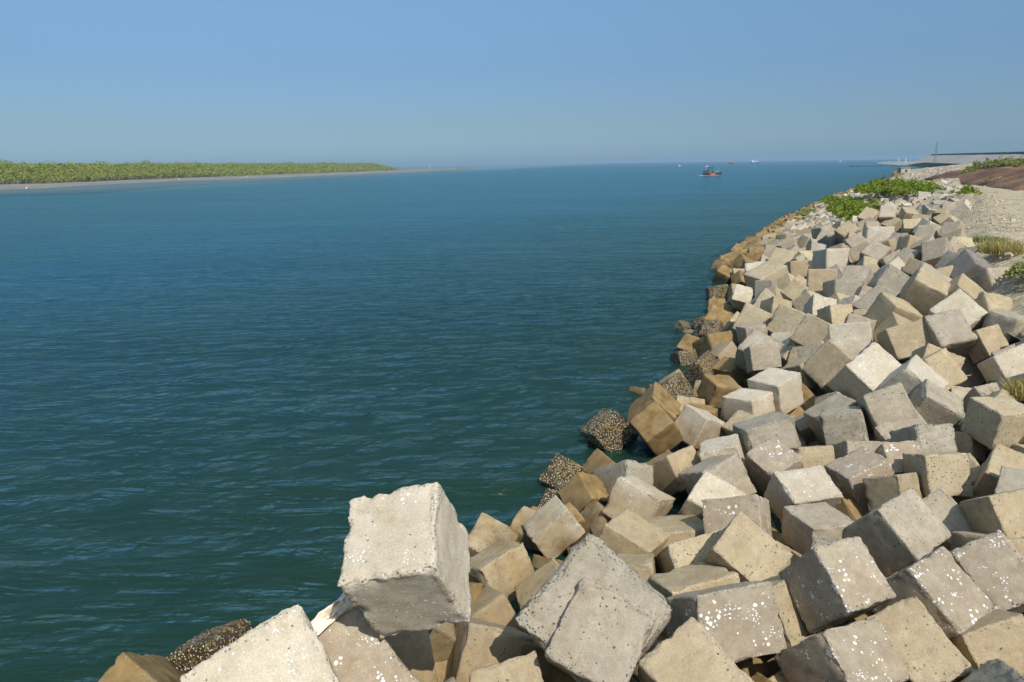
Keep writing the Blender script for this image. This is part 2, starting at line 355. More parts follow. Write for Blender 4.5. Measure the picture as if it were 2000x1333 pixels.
 (16.517,24.095,3.541,0.368,-0.573,-0.667,-0.301,(0.822,1.132,0.826),'g','pinkish pale block on the crest with a dark blue shaded flank'),
 (17.105,26.540,3.638,0.174,-0.842,0.156,-0.486,(0.990,0.954,0.956),'d','darkest grey broad block face on the crest beside the path'),
 (18.178,30.428,3.697,0.332,-0.853,0.271,-0.296,(0.976,0.960,0.953),'g','pale grey rectangular block with black gap beneath, near the path'),
 (19.288,31.493,3.785,0.507,-0.785,0.269,0.233,(0.737,0.765,0.783),'g','grey block at the landward rim just before the path'),
 (17.579,28.160,3.547,0.400,-0.607,0.624,-0.287,(0.859,0.834,0.857),'g','greyish tan block seaward of the darkest grey crest block'),
 (17.213,30.135,3.096,0.424,-0.669,0.563,-0.237,(0.755,0.689,0.757),'t','small pinkish block in front of the grey rectangular block'),
 (14.992,25.533,3.179,0.170,-0.913,0.289,0.234,(1.222,1.082,1.092),'g','long grey strip of a block above the big reddish tan pointed one'),
 (14.104,24.168,3.225,0.779,-0.531,0.327,-0.059,(1.094,1.098,1.060),'t','big reddish tan block with a pointed top edge high on the slope'),
 (12.631,23.261,2.582,0.486,-0.517,0.636,-0.305,(1.080,1.136,1.060),'t','reddish tan leaning block over a blue-black hollow'),
 (13.097,24.918,2.558,0.300,-0.718,0.604,-0.169,(1.036,1.123,1.040),'g','wide smooth grey block left of the big pointed reddish block'),
 (15.210,28.567,2.861,0.582,-0.745,0.288,0.152,(0.992,1.017,0.979),'r','white crusted block with dark seaward end, upper slope'),
 (14.031,30.020,2.333,0.022,0.003,-0.991,0.135,(1.127,1.069,0.803),'r','rounded rubbly white block with shaded left side'),
 (15.106,30.928,2.564,0.267,-0.875,0.372,-0.156,(0.972,0.953,0.949),'g','grey slab-topped block right behind the rounded rubbly one'),
 (13.803,31.542,2.318,0.589,-0.788,0.119,-0.135,(1.137,1.259,1.122),'t','tall tan block face left of the rounded rubbly one'),
 (16.672,37.241,2.648,0.013,-0.093,0.991,-0.099,(1.228,1.164,1.040),'p','whitish square block with a dark streaked left face'),
 (15.985,39.788,1.796,0.648,-0.759,0.019,-0.064,(0.909,0.903,0.905),'t','yellow square block seaward of the dark-streaked whitish block'),
 (13.712,34.968,1.639,0.305,-0.840,0.163,-0.418,(0.835,0.849,0.857),'s','yellow block sloping beneath the yellow square block'),
 (13.033,36.088,1.742,0.184,-0.785,0.583,-0.103,(1.396,1.567,1.353),'s','broad speckled cream block near the seaward edge in the middle distance'),
 (14.350,41.646,1.209,0.382,-0.914,0.084,-0.112,(1.144,1.065,1.060),'p','white-topped block with a blue shaded end beside the broad speckled cream block'),
 (13.964,46.653,0.364,0.187,-0.313,-0.908,-0.206,(0.913,0.969,0.995),'w','olive grey rounded block at the waterline beyond the orange barnacled block'),
 (14.346,44.350,0.445,0.315,-0.805,0.234,-0.445,(0.833,0.831,0.837),'w','small orange block between olive grey rounded block and white-topped block'),
 (11.847,40.536,0.323,0.075,0.032,0.989,-0.122,(1.121,1.023,0.927),'b','orange square block fringed with white barnacles at the waterline'),
 (10.757,36.755,0.175,0.339,-0.923,0.154,-0.097,(0.819,0.829,0.829),'w','wet brown block under the orange barnacle-fringed block'),
 (9.148,31.319,0.613,0.336,-0.895,0.260,0.135,(1.087,1.010,1.010),'w','broad brown block between water and the yellow leaning block'),
 (9.028,32.764,0.258,0.511,-0.752,0.172,-0.380,(0.740,0.724,0.744),'b','white-barnacled rock-like block at the waterline beside the broad brown block'),
 (8.729,30.280,0.467,0.330,-0.870,0.333,-0.151,(0.812,0.820,0.832),'b','dark shell-studded block below the broad brown block'),
 (8.144,33.156,-0.021,0.591,-0.608,0.507,-0.158,(0.637,0.619,0.645),'b','small yellow-shelled block out in the water off the bank'),
 (4.414,23.618,-0.204,0.425,-0.796,0.340,-0.265,(0.605,0.571,0.607),'w','half-sunken brown block at the foot of the sharp-ridged brown block'),
 (17.070,52.395,0.258,0.188,-0.864,0.061,-0.463,(1.113,1.056,1.054),'w','brown leaning block at the waterline beyond the white-topped block'),
 (18.201,53.299,0.521,0.629,-0.758,0.078,-0.155,(1.161,1.039,1.080),'w','ochre block second in the waterline row beyond the brown leaning one'),
 (18.759,54.730,0.552,0.338,-0.939,0.026,-0.057,(1.104,1.084,1.080),'w','grey-brown flat block in the waterline row, beyond the ochre one'),
 (20.132,56.630,0.635,0.480,-0.849,-0.043,0.215,(0.969,0.970,0.965),'w','brown block above the grey-brown flat waterline block'),
 (16.079,42.270,1.827,0.327,-0.877,0.348,-0.049,(1.208,1.146,1.118),'t','large tan flat block landward of the waterline row'),
 (21.496,56.304,1.593,0.568,-0.666,0.286,-0.390,(0.962,1.008,0.965),'t','yellow upright block beside the black square hole'),
 (23.414,65.595,0.373,0.302,-0.882,0.362,-0.005,(1.128,1.109,1.103),'w','dark brown block at the waterline before the yellow upright block'),
 (29.242,75.045,0.740,0.459,-0.745,0.446,-0.189,(1.204,1.243,1.198),'p','pale block in the distance nearest the small weed at the waterline'),
 (19.791,47.998,2.182,0.426,-0.622,0.593,-0.284,(0.935,0.956,0.936),'t','tan narrow block left of the grey triangle-sided block'),
 (21.992,50.778,2.664,0.093,0.585,0.804,-0.058,(0.960,0.973,0.806),'g','block with a grey triangular side, below the leafy creeper'),
 (21.087,48.063,2.468,0.448,-0.816,0.359,-0.070,(0.972,0.953,0.941),'g','tan grey block right in front of the triangle-sided block'),
 (20.093,45.235,2.592,0.476,-0.858,-0.165,0.096,(0.850,0.832,0.854),'d','brown rough patch-faced block on the distant slope'),
 (20.604,40.382,3.458,0.002,-0.135,-0.988,0.072,(1.331,1.161,1.099),'p',"pale broad square block below the creeper's landward end"),
 (17.801,34.957,3.093,0.356,-0.825,0.439,0.025,(0.952,0.942,0.937),'g','grey tan pointed-top block under the pale broad square block'),
 (20.772,44.340,3.222,0.378,-0.743,0.553,0.004,(1.005,1.014,0.987),'t',"pale slanting block just below the creeper's green tip"),
 (19.305,39.960,3.064,0.396,-0.677,0.619,0.012,(0.860,0.855,0.868),'g','shaded grey block between slanting block and broad square block'),
 (16.930,33.890,2.668,0.326,-0.927,0.134,0.131,(0.744,0.779,0.790),'t','tan block beside the grey tan pointed-top block'),
 (19.378,36.992,3.270,0.566,-0.747,-0.300,0.178,(0.795,0.734,0.795),'t','small beige block on the landward side of the broad square block'),
 (19.390,34.818,3.605,0.392,-0.653,0.472,-0.444,(0.854,0.831,0.855),'t','tan pink block with shaded edge beyond the small beige block'),
 (17.527,31.401,3.252,0.314,-0.750,0.551,-0.187,(0.856,0.856,0.865),'g','grey block in front of the tan pink shaded-edge block'),
 (20.455,35.251,3.938,0.359,-0.824,0.379,-0.219,(0.905,0.894,0.896),'g','pinkish grey broad block near the path in the distance'),
 (20.949,34.111,4.230,0.355,-0.818,0.381,-0.244,(0.773,0.794,0.807),'g','grey block touching the path in the distance'),
 (24.105,46.215,4.268,0.439,-0.835,0.274,-0.187,(0.865,0.880,0.879),'p','pale block landward of the leafy creeper'),
 (21.989,43.994,3.498,0.325,-0.933,0.147,-0.053,(0.746,0.794,0.796),'g',"small grey block with a dark side touching the creeper's lower tip"),
 (4.541,9.058,1.867,0.329,-0.927,-0.166,0.064,(0.794,0.860,0.967),'l','large block with a brown shaded side and white flecks along its ridge'),
 (5.997,9.226,1.444,0.323,-0.901,-0.277,0.086,(0.994,0.960,0.991),'l','tilted grey block freckled white on two faces, above the bottom right corner'),
 (7.239,9.570,1.630,0.313,-0.907,-0.056,-0.276,(0.728,0.963,0.857),'l','white-flecked pinkish block at the right border beside the freckled tilted grey one'),
 (5.330,8.293,1.345,0.303,-0.919,-0.109,-0.229,(0.669,1.004,0.930),'t','smooth tan leaning block below the freckled tilted grey block'),
 (4.275,8.149,1.231,0.310,-0.926,-0.188,0.102,(0.975,0.764,1.028),'l','grey block with fine scratches and a white-flecked edge at the bottom border'),
 (6.498,8.535,1.209,0.507,-0.842,-0.114,-0.144,(0.833,0.703,0.776),'t','tan block in the bottom right corner with one crumbled end'),
 (5.626,6.762,1.516,0.216,0.914,-0.062,0.337,(0.776,1.179,0.944),'r','dark rough block, lowest one in the bottom right corner'),
 (8.147,10.825,1.965,0.468,-0.878,-0.096,-0.031,(0.795,0.681,0.782),'t','cream block with a dark left flank at the right border above the pinkish flecked one'),
 (8.967,11.640,1.806,0.188,-0.924,0.329,-0.051,(0.672,0.779,0.758),'g','grey block with a black shaded left end at the right border'),
 (9.262,12.484,1.855,0.264,-0.908,0.320,0.049,(0.706,0.761,0.766),'t','smooth pinkish tan block at the right border, right of the polka-dot pitted block'),
 (3.866,9.454,1.145,0.429,-0.842,-0.273,0.177,(0.857,0.832,0.822),'t','narrow tan block wedged between white-splashed square block and brown-sided large block'),
 (-0.323,12.012,0.246,0.538,-0.769,-0.329,0.106,(0.967,0.822,0.887),'s','tan pitted block with a dark gash beside it, right of the biggest pale block'),
 (0.636,10.894,0.395,0.038,-0.944,-0.057,-0.323,(0.805,0.841,0.838),'t','smooth tan block tucked against the left edge of the large pebble-edged block')
]
FILL = [
 (-0.495,10.429,0.215,0.300,-0.007,0.557,-0.774,0.903,'t'),
 (0.410,8.949,0.417,0.223,0.767,0.151,0.582,0.886,'w'),
 (7.770,10.327,1.366,0.674,-0.139,0.714,-0.128,0.864,'t'),
 (8.729,20.643,1.489,0.170,0.932,0.266,0.177,0.805,'t'),
 (3.368,9.391,0.271,0.362,-0.244,0.134,0.889,0.844,'w'),
 (9.167,26.550,1.220,0.083,-0.054,0.993,-0.063,0.829,'g'),
 (2.045,9.780,0.021,0.154,0.221,0.820,0.504,0.848,'t'),
 (5.657,24.022,0.049,0.627,-0.611,0.444,0.189,0.848,'t'),
 (9.099,15.524,1.310,0.422,0.880,-0.071,0.205,0.969,'g'),
 (7.857,15.022,1.060,0.247,0.969,-0.025,-0.020,0.903,'g'),
 (6.891,13.178,0.457,0.538,0.078,0.791,0.280,0.811,'w'),
 (11.446,34.889,1.132,0.780,-0.122,0.333,0.516,0.865,'p'),
 (11.619,25.116,2.181,0.629,0.352,0.415,-0.555,0.834,'s'),
 (11.993,27.318,1.964,0.382,-0.577,-0.233,0.683,0.878,'p'),
 (11.969,21.563,2.349,0.012,-0.231,0.247,-0.941,0.897,'t'),
 (12.324,30.508,2.046,0.103,-0.339,0.450,0.820,0.831,'t'),
 (1.773,12.980,-0.088,0.604,-0.518,0.559,0.232,0.928,'w'),
 (9.805,24.410,0.803,0.341,-0.295,-0.802,-0.392,0.828,'g'),
 (11.387,16.151,1.938,0.680,0.124,0.655,0.304,0.801,'g'),
 (11.497,32.063,1.376,0.774,0.460,-0.135,0.414,0.881,'g'),
 (16.630,30.992,2.831,0.581,0.052,0.578,0.571,0.936,'p'),
 (11.458,18.754,2.117,0.403,-0.747,-0.429,-0.309,0.939,'t'),
 (4.510,11.168,0.509,0.742,-0.178,-0.437,0.476,0.975,'t'),
 (3.449,15.526,-0.303,0.192,0.380,-0.688,-0.588,0.837,'w'),
 (14.701,19.048,2.808,0.364,-0.300,0.407,-0.782,0.965,'t'),
 (9.989,25.488,0.937,0.343,-0.328,0.880,0.012,0.923,'p'),
 (3.039,19.526,-0.181,0.125,0.500,-0.856,-0.032,0.833,'w'),
 (-2.497,10.785,0.002,0.124,0.678,0.712,-0.134,0.894,'w'),
 (11.295,30.049,1.454,0.767,-0.055,-0.602,0.216,0.902,'t'),
 (18.855,32.652,3.627,0.268,-0.261,0.914,-0.156,0.873,'g'),
 (11.472,23.152,2.207,0.040,0.229,0.795,0.560,0.814,'g'),
 (11.503,35.868,0.735,0.783,0.450,-0.210,0.376,0.846,'t'),
 (17.995,33.694,2.903,0.186,0.171,0.568,-0.783,0.873,'g'),
 (9.190,13.381,1.204,0.142,0.314,0.704,-0.622,0.842,'t'),
 (24.919,45.406,4.187,0.077,0.085,-0.181,0.977,0.820,'t'),
 (16.279,26.978,3.201,0.691,-0.190,-0.024,0.697,0.847,'s'),
 (23.049,46.485,4.029,0.297,-0.389,0.010,-0.872,0.896,'s'),
 (12.268,28.980,1.876,0.356,-0.881,-0.188,0.250,0.819,'s'),
 (16.541,41.219,1.852,0.487,0.093,0.629,0.599,0.815,'r'),
 (9.387,29.163,0.900,0.458,0.355,0.814,-0.047,0.857,'t'),
 (4.767,22.054,0.196,0.217,-0.718,0.110,-0.652,0.817,'b'),
 (-2.268,9.464,-0.018,0.309,0.164,0.661,0.664,0.957,'w'),
 (9.446,21.258,1.688,0.323,-0.180,-0.371,-0.852,0.819,'g'),
 (12.785,29.732,1.738,0.813,-0.091,0.207,-0.537,0.959,'r'),
 (12.424,34.515,1.640,0.032,0.429,-0.899,0.082,0.821,'r'),
 (8.365,19.898,0.750,0.486,0.690,0.533,-0.064,0.879,'w'),
 (14.252,28.258,2.240,0.762,0.032,0.251,0.596,0.839,'g'),
 (6.731,26.708,-0.579,0.005,-0.642,0.027,0.766,0.878,'w'),
 (15.943,47.526,0.737,0.637,0.105,0.763,-0.024,0.944,'w'),
 (4.928,17.933,-0.204,0.232,-0.430,-0.236,-0.840,0.874,'t'),
 (10.713,13.536,1.552,0.737,-0.073,-0.670,0.055,0.825,'s'),
 (6.451,10.346,0.626,0.537,0.129,-0.798,0.242,0.892,'s'),
 (8.324,24.346,0.032,0.570,-0.211,-0.713,-0.350,0.805,'w'),
 (12.897,26.533,2.079,0.504,-0.824,0.112,0.232,0.878,'p'),
 (18.358,46.925,2.004,0.743,-0.469,0.364,0.310,0.868,'t'),
 (13.642,18.544,2.237,0.123,-0.170,0.518,0.829,0.881,'g'),
 (24.317,41.940,3.638,0.540,0.408,-0.332,-0.658,0.977,'p'),
 (0.823,12.516,-0.381,0.654,-0.488,-0.578,-0.022,0.919,'w'),
 (10.113,23.676,1.014,0.876,-0.253,0.302,0.279,0.856,'t'),
 (17.236,41.722,1.932,0.209,0.097,-0.495,-0.838,0.955,'s'),
 (4.835,12.283,0.215,0.659,-0.342,-0.537,0.400,0.901,'w'),
 (18.118,36.623,2.886,0.828,-0.396,0.206,0.339,0.946,'t'),
 (20.720,33.384,3.844,0.337,0.259,0.868,0.255,0.857,'t'),
 (19.177,29.705,3.557,0.201,-0.493,0.577,0.619,0.841,'g'),
 (24.074,43.274,3.541,0.553,-0.228,0.639,-0.484,0.945,'s'),
 (6.817,20.867,-0.096,0.369,-0.067,-0.912,0.165,0.936,'w'),
 (5.256,20.479,0.301,0.017,0.076,0.335,0.939,0.813,'s'),
 (18.307,43.032,2.306,0.727,0.361,-0.249,0.529,0.851,'r'),
 (8.398,17.670,0.234,0.798,-0.051,-0.248,0.546,0.925,'t'),
 (10.602,15.989,1.297,0.574,-0.039,0.120,-0.809,0.932,'t'),
 (3.954,17.082,-0.229,0.433,0.750,-0.352,-0.355,0.881,'w'),
 (20.237,32.101,3.715,0.680,0.253,-0.194,0.660,0.804,'s'),
 (16.081,21.400,3.126,0.020,0.288,0.195,0.937,0.838,'t'),
 (10.797,35.172,0.043,0.929,0.218,0.134,-0.266,0.934,'w'),
 (19.851,49.104,2.245,0.488,-0.682,-0.464,0.287,0.821,'p'),
 (4.141,16.125,-0.214,0.461,0.788,-0.122,-0.390,0.814,'w'),
 (4.696,13.288,0.266,0.197,-0.726,-0.638,0.165,0.930,'w'),
 (6.535,22.758,0.079,0.375,-0.289,-0.155,-0.867,0.803,'s'),
 (12.236,32.983,1.402,0.296,0.886,0.322,-0.156,0.815,'s'),
 (26.035,43.314,3.938,0.094,-0.512,0.123,-0.845,0.867,'t'),
 (24.146,45.565,3.554,0.265,0.396,-0.659,0.583,0.878,'t'),
 (8.381,32.184,-0.412,0.444,-0.443,-0.371,-0.685,0.903,'s'),
 (12.712,39.528,0.345,0.065,-0.634,0.745,0.195,0.962,'t'),
 (9.536,20.706,0.938,0.529,-0.104,-0.770,-0.341,0.887,'s'),
 (10.846,14.274,1.567,0.766,-0.130,-0.052,0.627,0.801,'g'),
 (11.989,22.274,1.668,0.247,0.299,-0.368,-0.845,0.966,'s'),
 (5.578,9.389,0.542,0.705,0.106,0.648,0.267,0.837,'w'),
 (11.348,39.609,-0.319,0.764,-0.320,-0.273,0.489,0.863,'s'),
 (15.770,34.440,2.037,0.420,-0.446,-0.790,-0.005,0.969,'r'),
 (11.492,17.110,1.576,0.151,-0.097,-0.525,0.832,0.895,'p'),
 (5.306,10.464,1.068,0.384,0.337,0.082,-0.855,0.830,'r'),
 (25.297,46.184,4.182,0.066,-0.869,-0.415,-0.260,0.807,'g'),
 (19.504,40.962,3.076,0.135,-0.058,-0.951,0.273,0.828,'t'),
 (5.449,15.690,0.123,0.092,-0.363,-0.689,-0.620,0.848,'t'),
 (0.843,17.271,-0.527,0.137,-0.135,0.688,0.700,0.811,'w'),
 (3.326,7.991,0.415,0.571,-0.270,-0.129,0.764,0.825,'w'),
 (8.746,18.324,1.031,0.268,0.933,0.111,-0.215,0.826,'s'),
 (25.825,42.263,3.765,0.519,0.013,0.704,0.484,0.922,'g'),
 (13.478,28.953,1.763,0.093,0.667,0.440,0.593,0.852,'s'),
 (12.372,24.365,2.003,0.679,-0.566,-0.467,0.024,0.892,'t'),
 (6.742,11.705,0.810,0.548,-0.151,0.483,0.666,0.884,'r'),
 (9.342,12.319,0.930,0.440,0.593,0.556,-0.381,0.980,'p'),
 (-6.236,9.706,-0.431,0.668,0.496,0.115,0.543,0.819,'w'),
 (0.180,10.228,-0.455,0.414,0.700,0.351,-0.464,0.923,'w'),
 (7.833,18.635,0.297,0.299,-0.203,0.855,-0.371,0.957,'w'),
 (11.358,31.101,1.367,0.068,-0.871,-0.304,0.381,0.836,'s'),
 (8.427,31.192,-0.367,0.162,0.639,-0.723,-0.205,0.880,'s'),
 (35.347,57.799,3.509,0.845,-0.339,0.134,0.392,0.912,'t'),
 (14.711,45.692,0.367,0.443,0.541,-0.623,0.351,0.922,'s'),
 (17.543,44.635,1.898,0.421,-0.007,-0.895,0.148,0.881,'r'),
 (-1.151,11.928,-0.428,0.274,0.768,0.480,0.324,0.814,'w'),
 (18.751,27.953,3.134,0.109,-0.463,0.879,0.042,0.849,'t'),
 (5.604,21.394,0.005,0.839,-0.106,0.035,0.532,0.853,'w'),
 (4.020,8.504,0.427,0.429,-0.292,-0.802,0.296,0.811,'s'),
 (24.976,44.262,3.824,0.835,-0.028,0.215,0.505,0.894,'t'),
 (21.123,42.750,3.173,0.295,0.866,-0.075,-0.397,0.951,'t'),
 (15.481,43.378,1.361,0.618,-0.164,0.441,0.630,0.965,'g'),
 (-1.048,7.459,0.780,0.178,-0.700,-0.463,0.514,0.970,'s'),
 (20.500,37.875,3.343,0.557,-0.710,0.172,0.394,0.828,'r'),
 (16.898,32.915,2.264,0.290,-0.144,-0.755,0.571,0.936,'t'),
 (16.535,23.029,2.866,0.200,0.771,0.570,-0.199,0.846,'g'),
 (13.492,33.212,1.711,0.130,-0.361,-0.863,-0.329,0.917,'t'),
 (19.601,46.130,2.120,0.340,0.667,0.430,0.505,0.911,'g'),
 (4.184,10.007,0.377,0.596,-0.313,0.078,-0.736,0.833,'s'),
 (18.205,39.491,2.578,0.108,-0.638,0.544,0.534,0.857,'t'),
 (22.522,45.503,3.485,0.492,-0.603,0.622,0.087,0.888,'g'),
 (17.600,43.530,1.944,0.453,0.424,-0.670,0.407,0.858,'t'),
 (7.036,17.830,0.418,0.195,0.118,-0.948,-0.223,0.909,'s'),
 (-1.646,9.697,0.750,0.123,0.520,-0.615,0.580,1.000,'t'),
 (-2.222,9.952,0.500,0.030,0.510,0.512,0.690,0.950,'t'),
 (-1.235,10.680,0.350,0.183,-0.682,-0.478,-0.522,0.950,'w'),
 (-1.700,8.869,1.100,0.575,0.533,-0.527,-0.329,0.900,'t'),
 (-1.051,12.296,-0.100,0.731,0.405,-0.343,0.430,0.900,'w'),
 (-4.722,12.590,-0.920,0.596,0.204,-0.777,0.003,0.950,'t'),
 (-5.306,12.080,-0.950,0.080,-0.488,-0.068,-0.866,0.900,'w'),
 (-0.531,17.289,-0.950,0.574,-0.349,-0.370,0.641,0.900,'w'),
 (0.222,17.922,-0.900,0.717,-0.615,-0.314,0.099,0.850,'t')
]
CAM = np.array([0., 0., 7.74])
for k, (x, y, z, qw, qx, qy, qz, s, m, lab) in enumerate(BLOCKS):
    d = math.dist((x, y, z), CAM)
    n = int(min(30, max(7, 230 / d)))
    me = block_mesh('concrete_block', s, n, m, k + 1, rnd=.042 if m not in 'rb' else .09, rough=1. if m not in 'rb' else 2.2)
    o = link(bpy.data.objects.new('concrete_block', me))
    o.location = (x, y, z); o.rotation_mode = 'QUATERNION'; o.rotation_quaternion = (qw, qx, qy, qz)
    tag(o, lab, 'concrete block', 'concrete blocks of the sea bank')
FM = {}
for k, (x, y, z, qw, qx, qy, qz, s, m) in enumerate(FILL):
    key = (m, k % 7)
    if key not in FM: FM[key] = block_mesh('concrete_block', 1., 14, m, 900 + len(FM))
    o = link(bpy.data.objects.new('concrete_block', FM[key]))
    o.location = (x, y, z); o.rotation_mode = 'QUATERNION'; o.rotation_quaternion = (qw, qx, qy, qz); o.scale = (s, s, s)
    if z < -.3: tag(o, 'sunken block showing dimly through the green water near the bank', 'concrete block', 'sunken blocks by the bank')
    elif math.hypot(x, y) < 36: tag(o, 'concrete block mostly hidden in a gap beneath the upper blocks', 'concrete block', 'blocks in the gaps of the bank')
    else: tag(o, 'weathered block on the middle stretch between the near blocks and the creeper', 'concrete block', 'blocks of the middle bank')

# ------------------------------------------------------------------ shape of the bank
SHORE = np.array([(-60.0, 9.5), (-9.0, 9.6), (-6.7, 10.1), (-5.0, 10.4), (-3.7, 10.9), (-3.2, 11.7), (-1.1, 14.1), (-0.1, 15.0), (0.7, 16.6), (1.9, 19.3), (3.7, 22.4), (5.9, 26.6), (7.4, 31.5), (10.9, 39.2), (15.3, 50.2), (22.5, 65.2), (34.1, 88.5), (51.8, 121.8), (72.7, 158.5), (101.4, 205.8), (163.1, 307.9), (214.5, 408.1), (307.5, 556.3), (407.6, 728.7)])
CREST = np.array([(9.0, -10.0), (12.0, 4.0), (15.0, 17.0), (16.7, 23.3), (19.1, 29.7), (26.4, 42.2), (38.8, 61.7), (58.2, 96.3), (80.1, 129.9), (111.3, 176.7), (185.0, 290.0), (250.0, 395.0), (345.0, 540.0), (450.0, 720.0)])
def poly_dist(p, poly):
    a = poly[:-1]; d = poly[1:] - a
    t = np.clip(((p[:, None] - a) * d).sum(-1) / (d * d).sum(-1), 0, 1)
    v = p[:, None] - (a + t[..., None] * d)
    D = np.sqrt((v * v).sum(-1)); k = D.argmin(1); n = np.arange(len(p))
    return D[n, k], (d[k, 0] * v[n, k, 1] - d[k, 1] * v[n, k, 0]) < 0
def bank_profile(p):
    p = np.atleast_2d(np.asarray(p, float))
    ds, rs = poly_dist(p, SHORE); dc, rc = poly_dist(p, CREST)
    t = ds / (ds + dc + 1e-6)
    return np.where(rc, 4.3, np.where(rs, 4.3 * t, np.maximum(-.45 * ds, -6.)))
BC = np.array([b[:3] for b in BLOCKS if b[2] < 3.4 or b[1] > 12] + [f[:3] for f in FILL])
def bank_z(p, drop=1.05):
    p = np.atleast_2d(np.asarray(p, float)); out = np.empty(len(p)); zp = bank_profile(p)
    for i in range(0, len(p), 400):
        q = p[i:i + 400]
        d2 = ((q[:, None] - BC[None, :, :2]) ** 2).sum(-1); w = 1 / (d2 + .25) ** 2
        w0 = 1 / (1.8 ** 2) ** 2
        out[i:i + 400] = ((w * (BC[:, 2] - drop)).sum(1) + w0 * (zp[i:i + 400] - .6)) / (w.sum(1) + w0)
    return out
def surf_z(x, y):
    """top of the pile at x, y"""
    d2 = ((BC[:, :2] - (x, y)) ** 2).sum(1); near = d2 < 1.0
    z = float(bank_profile([(x, y)])[0]) + .3
    if near.any(): z = max(z, float(BC[near, 2].max()) + .25)
    return z

def soil(name, c0, c1, c2, scale=.6, bump=.5):
    t = NT(name)
    pos = t.n('NewGeometry').outputs['Position']
    a = t.noise(pos, scale, 6, .65); b = t.noise(pos, scale * 9, 5, .7); c = t.noise(pos, scale * 40, 3, .7)
    col = t.ramp(a, [(.3, c0), (.52, c1), (.72, c2)])
    col = t.mix(.7, col, t.ramp(b, [(.3, (.6, .6, .6)), (.7, (1.2, 1.2, 1.2))]), 'MULTIPLY')
    col = t.mix(.5, col, t.ramp(c, [(.3, (.7, .7, .7)), (.7, (1.15, 1.15, 1.15))]), 'MULTIPLY')
    bp = t.n('Bump', {'Height': t.math('ADD', b, t.math('MULTIPLY', c, .5)), 'Strength': bump, 'Distance': .2})
    s = t.n('BsdfPrincipled', {'Base Color': col, 'Roughness': .95, 'Normal': bp.outputs[0]})
    return t.done(s.outputs[0])

# seabed and bank core under the blocks, one sheet near and a coarser one far
def sheet(name, xs, ys, zf, mat, kind='structure', smooth=True):
    X, Y = np.meshgrid(xs, ys); P = np.stack([X.ravel(), Y.ravel()], 1); Z = zf(P)
    nx, ny = len(xs), len(ys)
    F = [(j * nx + i, j * nx + i + 1, (j + 1) * nx + i + 1, (j + 1) * nx + i) for j in range(ny - 1) for i in range(nx - 1)]
    o = mesh_obj(name, np.c_[P, Z], F, mat, smooth=smooth)
    return tag(o, kind=kind)
core = soil('bank_core', (.05,.043,.034), (.085,.07,.05), (.12,.10,.075))
sheet('seabed', np.linspace(-40, 60, 101), np.linspace(-6, 64, 101), bank_z, core)
sand = soil('sand_flat', (.30,.265,.21), (.36,.32,.26), (.42,.38,.31), .03)

def strip(name, rows, mat, kind='structure', smooth=True, close=False):
    """rows: list of equal-length lists of points"""
    n = len(rows[0]); V = [p for r in rows for p in r]
    F = [(j * n + i, j * n + i + 1, (j + 1) * n + i + 1, (j + 1) * n + i) for j in range(len(rows) - 1) for i in range(n - 1)]
    o = mesh_obj(name, V, F, mat, smooth=smooth)
    if kind: tag(o, kind=kind)
    return o
def resample(poly, step):
    out = [poly[0]]
    for a, b in zip(poly[:-1], poly[1:]):
        n = max(1, int(np.linalg.norm(b - a) / step))
        for i in range(1, n + 1): out.append(a + (b - a) * i / n)
    return np.array(out)

# far part of the bank: a strip whose rows run from the water up to the crest
far_shore = SHORE[SHORE[:, 1] > 55]
sh = resample(far_shore, 6.)
rows = []
for p in sh:
    dd = ((CREST[:, None] * 0 + CREST[:, None]) - p)
    cr = resample(CREST, 3.)
    q = cr[((cr - p) ** 2).sum(1).argmin()]
    u = (q - p); L = np.linalg.norm(u); u = u / L
    row = []
    for s_, z_ in ((-8., -3.5), (0., -.5), (L * .3, .9), (L * .6, 2.1), (L * .95, 3.5), (L + 1.0, 3.9)):
        w = p + u * s_; row.append((w[0], w[1], z_))
    rows.append(row)
strip('embankment', rows, soil('far_bank_rubble', (.20,.18,.15), (.27,.245,.205), (.34,.31,.265), .35, .9))

# landward ground at crest level, sheet reaching to the far embankment
gr = []
for p in resample(CREST[2:], 8.):
    gr.append([(p[0] + .4, p[1] - .2, 4.02), (p[0] + 6, p[1] - 3.2, 4.06), (p[0] + 60, p[1] - 25, 4.1), (p[0] + 400, p[1] - 120, 4.2), (p[0] + 1500, p[1] - 300, 4.2)])
strip('ground', gr, sand)

